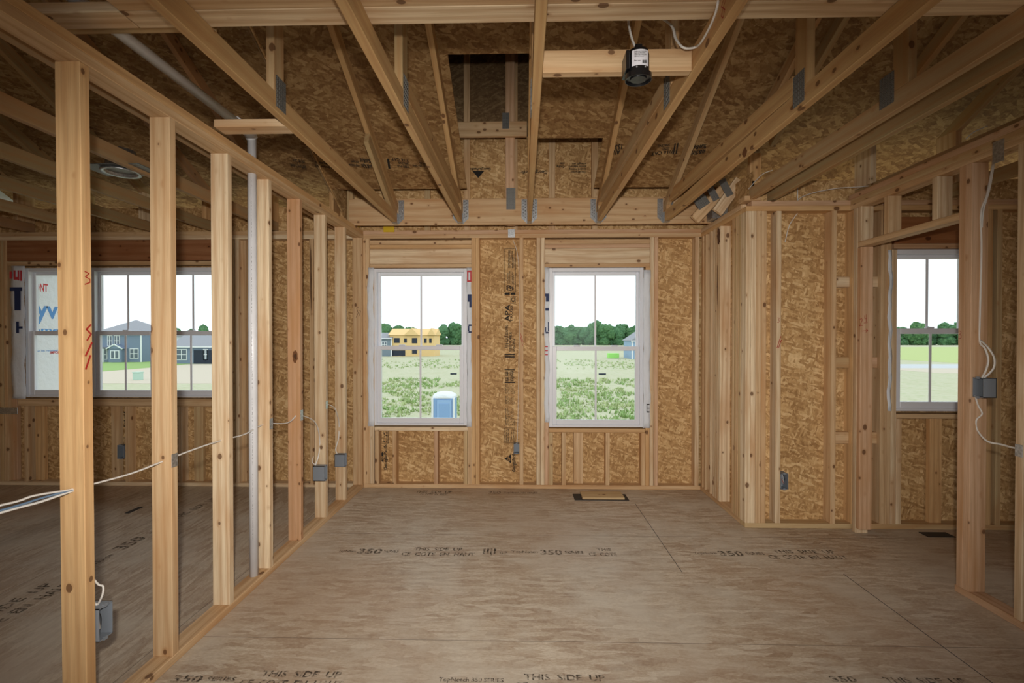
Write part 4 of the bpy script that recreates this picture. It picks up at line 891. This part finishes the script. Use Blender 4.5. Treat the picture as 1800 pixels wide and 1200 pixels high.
for a in ((822, 829, 517, 530), (825, 829, 530, 540), (823.5, 829, 570, 573), (822.5, 825, 573, 582), (823.5, 829, 582, 585)): mark(wr_, *a, NAVY)
for a in ((958, 965, 516, 521), (959.5, 965, 521, 530), (958.5, 965, 541, 546), (958, 960, 575, 583), (963, 965, 566, 582), (959, 964, 583, 586)): mark(w2_, *a, NAVY)
for a in ((958, 963, 608, 610), (958, 963, 615, 617), (958, 963, 622, 624)): mark(w2_, *a, REDP)
for a in ((1137, 1142, 709, 711), (1137, 1142, 716, 717), (1137, 1142, 722, 724), (1137, 1138, 709, 724)): mark(w3_, *a, INK)
for a in ((18, 22, 474, 487), (25, 28.5, 472, 489), (28.5, 32, 484, 489), (32, 35, 472, 490), (36.5, 39.5, 472, 491)): mark(w4_, *a, REDP)
for a in ((18, 40, 502.5, 509), (26, 37, 509, 544), (28.5, 33.5, 564, 585), (33.5, 40, 573, 577)): mark(w4_, *a, NAVY)

# ================================================================== OUTDOORS
GZ = -3.5
t = NT('field_ground'); v = t.n('ShaderNodeTexCoord').outputs['Object']; q = t.n('ShaderNodeSeparateXYZ'); t.l(v, q.inputs[0])
wob = t.noise(t.vmath('MULTIPLY', v, (.02, .05, 0)), 1, 4).outputs['Fac']
yw = t.math('ADD', q.outputs[1], t.math('MULTIPLY', t.math('SUBTRACT', wob, .5), 34))
lg = t.math('DIVIDE', yw, 400)
G1, G2, TN, TN2 = (.25, .38, .12), (.30, .41, .16), (.52, .46, .33), (.54, .45, .32)
band = t.ramp(lg, [(0, (.50, .50, .36)), (.082, (.48, .49, .33)), (.092, G1), (.125, G2), (.14, G1), (.148, TN2), (.178, TN), (.188, G2), (.27, G2), (.29, TN), (.40, (.50, .50, .32)), (.55, TN), (.80, TN2), (.99, (.52, .38, .24))])
det = t.noise(t.vmath('MULTIPLY', v, (.35, .12, 1)), 1, 6, .7).outputs['Fac']
col = t.mix(t.ramp(det, [(.45, (0, 0, 0)), (.62, (.6,)*3)]), band, (.46, .46, .31)); det2 = t.noise(v, 1.6, 5, .7).outputs['Fac']
col = t.mix(t.ramp(det2, [(.5, (0, 0, 0)), (.66, (.45,)*3)]), col, (.24, .36, .13))
GR = t.fin(col, .95, 0, .1)
o = box('ground', -900, 900, 4.7, 900, GZ-.2, GZ, GR); o['kind'] = 'structure'; o.location.y = 452.35
o = box('ground_near', -900, 900, -60, 4.65, GZ-.2, GZ, flat('pale_gravel', (.58, .54, .44), .9)); o['kind'] = 'structure'  # unseen ground, colour lightened to bounce more daylight up to the eaves
LAWN = flat('green_lawn', (.26, .40, .13), .95); DIRT = flat('tan_dirt', (.56, .50, .40), .95); ROAD = flat('grey_road', (.50, .53, .55), .8)
def patch(name, pts, mat, z=.02):
    bm = bmesh.new(); bm.faces.new([bm.verts.new((x, y, 0)) for x, y in pts]); r_ = bmesh.ops.extrude_face_region(bm, geom=list(bm.faces)); bmesh.ops.translate(bm, vec=(0, 0, z), verts=[q_ for q_ in r_['geom'] if isinstance(q_, bmesh.types.BMVert)])
    bmesh.ops.recalc_face_normals(bm, faces=bm.faces); o = link(name, bm, mat, None, (0, 0, GZ)); o['kind'] = 'structure'; return o
patch('ground_dirt', [(-150, 52), (-28, 52), (-28, 72), (-60, 92), (-150, 92)], DIRT, .02)
patch('ground_lawn', [(-150, 71), (-64, 71), (-64, 78), (-68, 112), (-150, 112)], LAWN, .04)
patch('road', [(60, 82), (200, 82), (200, 95), (60, 95)], ROAD, .03)
patch('ground_dirt_east', [(60, 70), (200, 70), (200, 82), (60, 82)], DIRT, .02)
patch('ground_lawn_east', [(90, 98), (420, 98), (420, 300), (90, 300)], flat('pale_green_meadow', (.42, .50, .20), .95), .03)
# weeds: one uncountable growth
random.seed(5); bm = bmesh.new()
for k in range(6800):
    y = random.uniform(24, 66) if k < 5200 else random.uniform(78, 114); half = y*.40; x = random.uniform(-y*.36, y*.32)
    if 59 < y < 72 or noise.noise(Vector((x*.12, y*.10, 0)))+noise.noise(Vector((x*.5, y*.25, 3)))*.5 < -.08: continue
    h = random.uniform(.08, .36); 
    for j in range(4):
        a = random.uniform(0, 6.28); wd = random.uniform(.03, .1); dx, dy = math.cos(a), math.sin(a)
        bx_, by_ = x+dx*.1, y+dy*.1
        bm.faces.new([bm.verts.new(q_) for q_ in ((bx_-wd*dy, by_+wd*dx, 0), (bx_+wd*dy, by_-wd*dx, 0), (bx_+dx*h*.6, by_+dy*h*.6, h))])
t = NT('weed_leaves'); rr = t.n('ShaderNodeTexCoord').outputs['Object']
o = link('tall_weeds', bm, t.fin(t.ramp(t.noise(rr, .25, 4).outputs['Fac'], [(.4, (.27, .41, .15)), (.6, (.42, .49, .24))]), .9), None, (0, 0, GZ)); tag(o, 'tall green weeds growing over the field behind the tall windows', 'weeds', None, 'stuff')
# trees
t = NT('tree_leaves'); v = t.n('ShaderNodeTexCoord').outputs['Object']; rnd = t.n('ShaderNodeObjectInfo').outputs['Random']
col = t.ramp(t.noise(v, .9, 5, .7).outputs['Fac'], [(.35, (.045, .11, .05)), (.55, (.10, .21, .085)), (.75, (.17, .30, .12))])
col = t.mix(t.math('MULTIPLY', rnd, .45), col, (.09, .20, .12)); LEAF = t.fin(col, .9, 0, .1); BARK = flat('tree_bark', (.12, .09, .06), .9)
def tree_mesh(seed):
    rg = random.Random(seed); bm = bmesh.new()
    for k in range(13):
        a = rg.uniform(0, 6.28); rad = rg.uniform(0, 3.6); z = rg.uniform(1.0, 14) if k > 3 else 2.0+k*.3; R = rg.uniform(2.6, 4.4)*(1-.35*abs(z-8)/8)
        r_ = bmesh.ops.create_icosphere(bm, subdivisions=3, radius=R, matrix=Matrix.Translation((rad*math.cos(a), rad*math.sin(a), z)))
        for v_ in r_['verts']:
            nz_ = noise.noise(v_.co*.8+Vector((seed*7, k, 0)))*1.1+noise.noise(v_.co*2.2)*.5; v_.co += (v_.co-Vector((rad*math.cos(a), rad*math.sin(a), z))).normalized()*nz_
    return bm
protos = []
for s_ in range(4):
    r = empty('forest_tree', 'dark green broadleaf tree in the distant wood line across the field', 'tree', (0, 0, GZ), 'trees of the distant wood line')
    link('crown', tree_mesh(s_+1), LEAF, r)
    tube('trunk', [(0, 0, GZ), (0, 0, GZ+6)], .5, BARK, r, seg=7, smooth=False)
    protos.append(r)
def put(r, x, y, s_, rz):
    r.location = (x, y, GZ); r.scale = (s_, s_, s_*random.uniform(.9, 1.1)); r.rotation_euler = (0, 0, rz)
def dup(r):
    n_ = r.copy(); C.objects.link(n_)
    for c_ in r.children: d = c_.copy(); C.objects.link(d); d.parent = n_
    return n_
spots = []
for a, b, st_ in ((-128, -92, 6), (-68, -40, 6), (6, 108, 4.6), (300, 400, 5.5), (-345, -250, 12)):
    x = a
    while x < b: spots.append((x+random.uniform(-1.5, 1.5), random.uniform(392, 404)+random.choice((0, 9)))); x += st_
for i, (x, y) in enumerate(spots):
    r = protos[i] if i < 4 else dup(protos[i % 4]); s_ = random.uniform(.98, 1.22)*(1.0 if x > -40 else .95)
    lb_, gp_ = next((l, g_) for lim, l, g_ in ((-200, 'pale distant tree showing over the roofs of the blue-grey houses', 'trees behind the blue-grey houses'), (-80, 'distant tree on the grey-house side of the yellow unfinished house', 'trees before the yellow house'),
        (0, 'dark green tree beyond the field, just past the yellow unfinished house', 'trees past the yellow house'), (200, 'dark green tree in the wood line filling the second tall window', 'wood line in the second tall window'), (999, 'dark green tree beyond the meadow seen through the narrow window', 'wood line in the narrow window')) if x < lim)
    r['label'] = lb_; r['group'] = gp_
    put(r, x, y, s_, random.uniform(0, 6.28))
# houses
BLU = flat('blue_grey_siding', (.20, .255, .35), .8); TRIM = flat('white_trim', (.80, .82, .84), .6); SHG = flat('grey_shingles', (.30, .31, .34), .9); TANS = flat('yellow_osb_sheathing', (.78, .55, .26), .8)
PANE = flat('dark_window', (.10, .13, .17), .2, 0, .6); DK = flat('dark_opening', (.03, .04, .06), .8)
def gable_house(name, label, cat, cx, cy, wx, wy, hw_, hr, wall, roof, wins=(), ridge='x', over=.4, trim=True):
    r = empty(name, label, cat, (cx, cy, GZ))
    box('wall', cx-wx/2, cx+wx/2, cy-wy/2, cy+wy/2, GZ, GZ+hw_, wall, r)
    bm = bmesh.new(); a, b = wx/2+over, wy/2+over
    if ridge == 'x': V = [(-a, -b, hw_), (a, -b, hw_), (a, b, hw_), (-a, b, hw_), (-a+ (0 if roof[1] else b), 0, hw_+hr), (a-(0 if roof[1] else b), 0, hw_+hr)]; Fs = [(0, 1, 5, 4), (2, 3, 4, 5), (1, 2, 5), (3, 0, 4), (3, 2, 1, 0)]
    else: V = [(-a, -b, hw_), (a, -b, hw_), (a, b, hw_), (-a, b, hw_), (0, -b, hw_+hr), (0, b, hw_+hr)]; Fs = [(0, 4, 5, 3), (1, 2, 5, 4), (0, 1, 4), (2, 3, 5), (3, 2, 1, 0)]
    vs = [bm.verts.new(q_) for q_ in V]
    for f in Fs: bm.faces.new([vs[i] for i in f])
    bmesh.ops.recalc_face_normals(bm, faces=bm.faces); link('roof', bm, roof[0], r)
    if trim:
        box('eave_trim', cx-a, cx+a, cy-b-.05, cy-b, GZ+hw_-.25, GZ+hw_, TRIM, r)
        for s_ in (-1, 1): box('corner_trim', cx+s_*wx/2-.15, cx+s_*wx/2+.15, cy-wy/2-.06, cy-wy/2, GZ, GZ+hw_, TRIM, r)
    for (x, z, w_, h_, kind) in wins:
        yy_ = cy-wy/2
        f_ = box('window', cx+x-w_/2-.15, cx+x+w_/2+.15, yy_-.08, yy_-.01, GZ+z-.15, GZ+z+h_+.15, TRIM if kind == 'w' else DK, r)
        if kind == 'w':
            pn = box('pane', cx+x-w_/2, cx+x+w_/2, yy_-.11, yy_-.085, GZ+z, GZ+z+h_, PANE); pn.parent = f_; pn.location -= f_.location+r.location
            for m_ in (box('mullion', cx+x-.06, cx+x+.06, yy_-.14, yy_-.115, GZ+z, GZ+z+h_, TRIM), box('mullion', cx+x-w_/2, cx+x+w_/2, yy_-.145, yy_-.117, GZ+z+h_/2-.06, GZ+z+h_/2+.06, TRIM)): m_.parent = f_; m_.location -= f_.location+r.location
    return r
def gx(px, D): return AY(px, 600, D)[0]
D = 100
r = gable_house('house', 'two-storey blue-grey house with white trimmed windows beyond the lawn', 'house', (gx(165, D)+gx(248, D))/2, D+5, gx(248, D)-gx(165, D), 10, 6.2, 3.0, BLU, (SHG, False),
            [(gx(193.5, D)-gx(206.5, D), 3.6, .8, 2.0, 'w'), (gx(206, D)-gx(206.5, D), 3.6, 1.0, 2.0, 'w'), (gx(236, D)-gx(206.5, D), .9, 1.6, 1.9, 'w'), (gx(183, D)-gx(206.5, D), .7, 1.2, 1.9, 'w')])
bw = gx(215, D-1)-gx(192, D-1); bx0 = (gx(215, D-1)+gx(192, D-1))/2
box('bay_wall', bx0-bw/2, bx0+bw/2, D-1.2, D, GZ, GZ+2.9, BLU, r)
bm = bmesh.new(); a_ = bw/2+.35; vs = [bm.verts.new(q_) for q_ in ((-a_, 0, 0), (a_, 0, 0), (0, 0, .95), (-a_, 1.4, 0), (a_, 1.4, 0), (0, 1.4, .95))]
for f in ((0, 1, 2), (3, 5, 4), (0, 2, 5, 3), (1, 4, 5, 2), (0, 3, 4, 1)): bm.faces.new([vs[i] for i in f])
link('bay_gable', bm, BLU, r, Vector((bx0, D-1.35, GZ+2.9))-r.location)
for s_ in (-1, 1):
    L = math.hypot(a_, .95); o = box('bay_trim', 0, L, 0, .12, 0, .22, TRIM, r); o.location = Vector((bx0+s_*a_/2, D-1.42, GZ+3.35))-r.location; o.rotation_euler = (0, s_*math.atan2(.95, a_), 0)
f_ = box('window', bx0-.95, bx0+.95, D-1.28, D-1.21, GZ+.75, GZ+2.55, TRIM, r)
for s_ in (-1, 1): pn = box('pane', bx0+s_*.45-.33, bx0+s_*.45+.33, D-1.31, D-1.285, GZ+.9, GZ+2.4, PANE); pn.parent = f_; pn.location -= f_.location+r.location
box('porch_roof', gx(168, D), gx(192, D), D-1.6, D, GZ+2.9, GZ+3.25, SHG, r); box('porch_post', gx(190.5, D)-.15, gx(190.5, D)+.15, D-1.5, D-1.2, GZ, GZ+2.9, TRIM, r)
D2 = 94
gable_house('house', 'low blue-grey house with an open white-framed garage, seen between the first studs', 'house', gx(352, D2), D2+5, 2*(gx(352, D2)-gx(303, D2)), 10, 3.5, 2.9, BLU, (SHG, True),
            [(gx(319.5, D2)-gx(352, D2), .9, 1.9, 1.9, 'w'), (gx(351, D2)-gx(352, D2), 0.1, 2.1, 2.5, 'd'), (gx(361.5, D2)-gx(352, D2), .9, .7, 1.9, 'w'), (gx(371, D2)-gx(352, D2), 0.1, 2.0, 2.5, 'd')])
gable_house('house', 'pale far house peeking out behind the two-storey house', 'house', gx(256, 125), 130, 8, 10, 5.6, 2.2, flat('pale_siding', (.60, .64, .70), .8), (SHG, True), [(0, 3.2, 1.2, 1.6, 'w')])
D3_ = 135
r = gable_house('house', 'yellow unfinished house of bare sheathing with open window holes across the field', 'house', (gx(684, D3_)+gx(763, D3_))/2, D3_+5, gx(763, D3_)-gx(684, D3_), 9, 6.1, 1.9, TANS, (TANS, True),
            [(gx(697, D3_)-gx(723.5, D3_), 4.0, 1.3, 1.1, 'd'), (gx(712, D3_)-gx(723.5, D3_), 4.1, .5, .9, 'd'), (gx(728, D3_)-gx(723.5, D3_), 3.9, 1.2, 1.2, 'd'), (gx(747, D3_)-gx(723.5, D3_), 4.0, .5, 1.0, 'd'), (gx(756, D3_)-gx(723.5, D3_), 4.0, .4, 1.0, 'd'), (gx(699, D3_)-gx(723.5, D3_), .3, 3.8, 1.3, 'd'), (gx(728, D3_)-gx(723.5, D3_), .9, 1.1, 1.0, 'd')], trim=False)
for px, wpx in ((722, 26), (757, 14)):
    x = gx(px, D3_-1); a_ = wpx/837*D3_/2; bm = bmesh.new(); vs = [bm.verts.new(q_) for q_ in ((-a_, 0, 0), (a_, 0, 0), (0, 0, 2.0), (-a_, 5, 0), (a_, 5, 0), (0, 5, 2.0))]
    for f in ((0, 1, 2), (3, 5, 4), (0, 2, 5, 3), (1, 4, 5, 2), (0, 3, 4, 1)): bm.faces.new([vs[i] for i in f])
    link('roof_gable', bm, TANS, r, Vector((x, D3_-.3, GZ+6.1))-r.location)
gable_house('house', 'small grey house with white gable trim beside the yellow unfinished house', 'house', gx(672, D3_), D3_+4, 5.2, 8, 5.2, 1.6, flat('slate_siding', (.20, .25, .30), .8), (SHG, True), [(.6, 2.6, 1.2, 1.5, 'w')], ridge='x')
gable_house('house', 'pale blue house whose corner shows at the edge of the second tall window', 'house', gx(1110, 118)+5.2, 123, 10, 10, 4.6, 3.6, flat('pale_blue_siding', (.30, .42, .58), .8), (SHG, True), [(-3.8, 1, .8, 1.5, 'w')], ridge='y')
# portable toilet
tx = gx(782, 24); pt_ = empty('portable_toilet', 'light blue portable toilet with a white domed roof out in the field', 'portable toilet', (tx, 24, GZ))
PB = flat('light_blue_plastic', (.22, .36, .60), .5, 0, .4); PB2 = flat('blue_door_plastic', (.27, .42, .66), .5, 0, .4); PW = flat('white_roof_plastic', (.70, .73, .75), .5)
box('cabin', tx-.53, tx+.53, 23.45, 24.55, GZ, GZ+2.0, PB, pt_, .02)
dr = box('door', tx-.30, tx+.42, 23.40, 23.455, GZ+.12, GZ+1.93, PB2, pt_, .01)
for a in ((-.2, .32, 1.05, 1.75), (-.2, .32, .3, .9)): q_ = box('door_panel', tx+a[0], tx+a[1], 23.385, 23.405, GZ+a[2], GZ+a[3], PB, None, .01); q_.parent = dr; q_.location -= dr.location+pt_.location
for s_ in (-1, 1): box('corner_post', tx+s_*.53-.05, tx+s_*.53+.05, 23.40, 23.5, GZ, GZ+2.02, PW, pt_, .01)
bm = bmesh.new(); bmesh.ops.create_uvsphere(bm, u_segments=20, v_segments=10, radius=1)
for v_ in bm.verts: v_.co = Vector((max(-.58, min(.58, v_.co.x*.66)), max(-.6, min(.6, v_.co.y*.7)), max(0, v_.co.z)*.30))
link('domed_roof', bm, PW, pt_, (0, 0, 2.0))
x = gx(1079, 124); tag(box('dumpster', x-1.6, x+1.2, 123, 125, GZ+.3, GZ+1.6, flat('lime_green_paint', (.35, .75, .18), .6), None, .05), 'lime green waste skip far out beyond the second tall window', 'skip').location.z -= .3
x = gx(1059, 66); tag(box('black_pipe', x-.5, x+.5, 66, 66.12, GZ+.02, GZ+.22, DK, None, .03), 'short black pipe lying in the dirt beyond the second tall window', 'pipe')
x = gx(797, 66); tag(box('black_pipe', x-.45, x+.45, 66, 66.12, GZ+.02, GZ+.22, DK, None, .03), 'short black pipe lying in the dirt beyond the first tall window', 'pipe')
x = gx(238, 56); ub = empty('utility_box', 'pale green utility box standing on the dirt beyond the triple window', 'utility box', (x, 56, GZ)); GRN = flat('pale_green_paint', (.45, .62, .52), .6)
box('cabinet_body', x-.4, x+.4, 56, 56.7, GZ, GZ+.9, GRN, ub, .03); box('cabinet_lid', x-.44, x+.44, 55.95, 56.75, GZ+.9, GZ+1.0, GRN, ub, .02)
# the building's own wing beyond the triple window, wrapped in printed housewrap
XW = AY(63, 560, 4.95)[0]-.05
wing = panels('wall_wing', 'x', XW-.02, [(YSB+.03, AX(178, 560, XW)[0], GZ, 3.2)], .02, WRAP)
def wtext(s, l, r, t_, b_, mat):
    (y0, z0), (y1, z1) = AX(l, b_, XW), AX(r, b_, XW); _, z2 = AX(l, t_, XW)
    fit(s, (XW+.001, y0, z0), Y1_, Z1_, y1-y0, z2-z0, mat, wing)
wtext('DUPONT', 40, 84, 494, 509, REDP); wtext('Tyvek', 36, 141, 524, 568, BLUEP); wtext('HomeWrap', 36, 160, 574, 586, BLUEP)
wtext('Can be recycled where facilities exist', 60, 150, 615, 619, BLUEP); wtext('IMPORTANT', 88, 120, 617, 622, REDP)
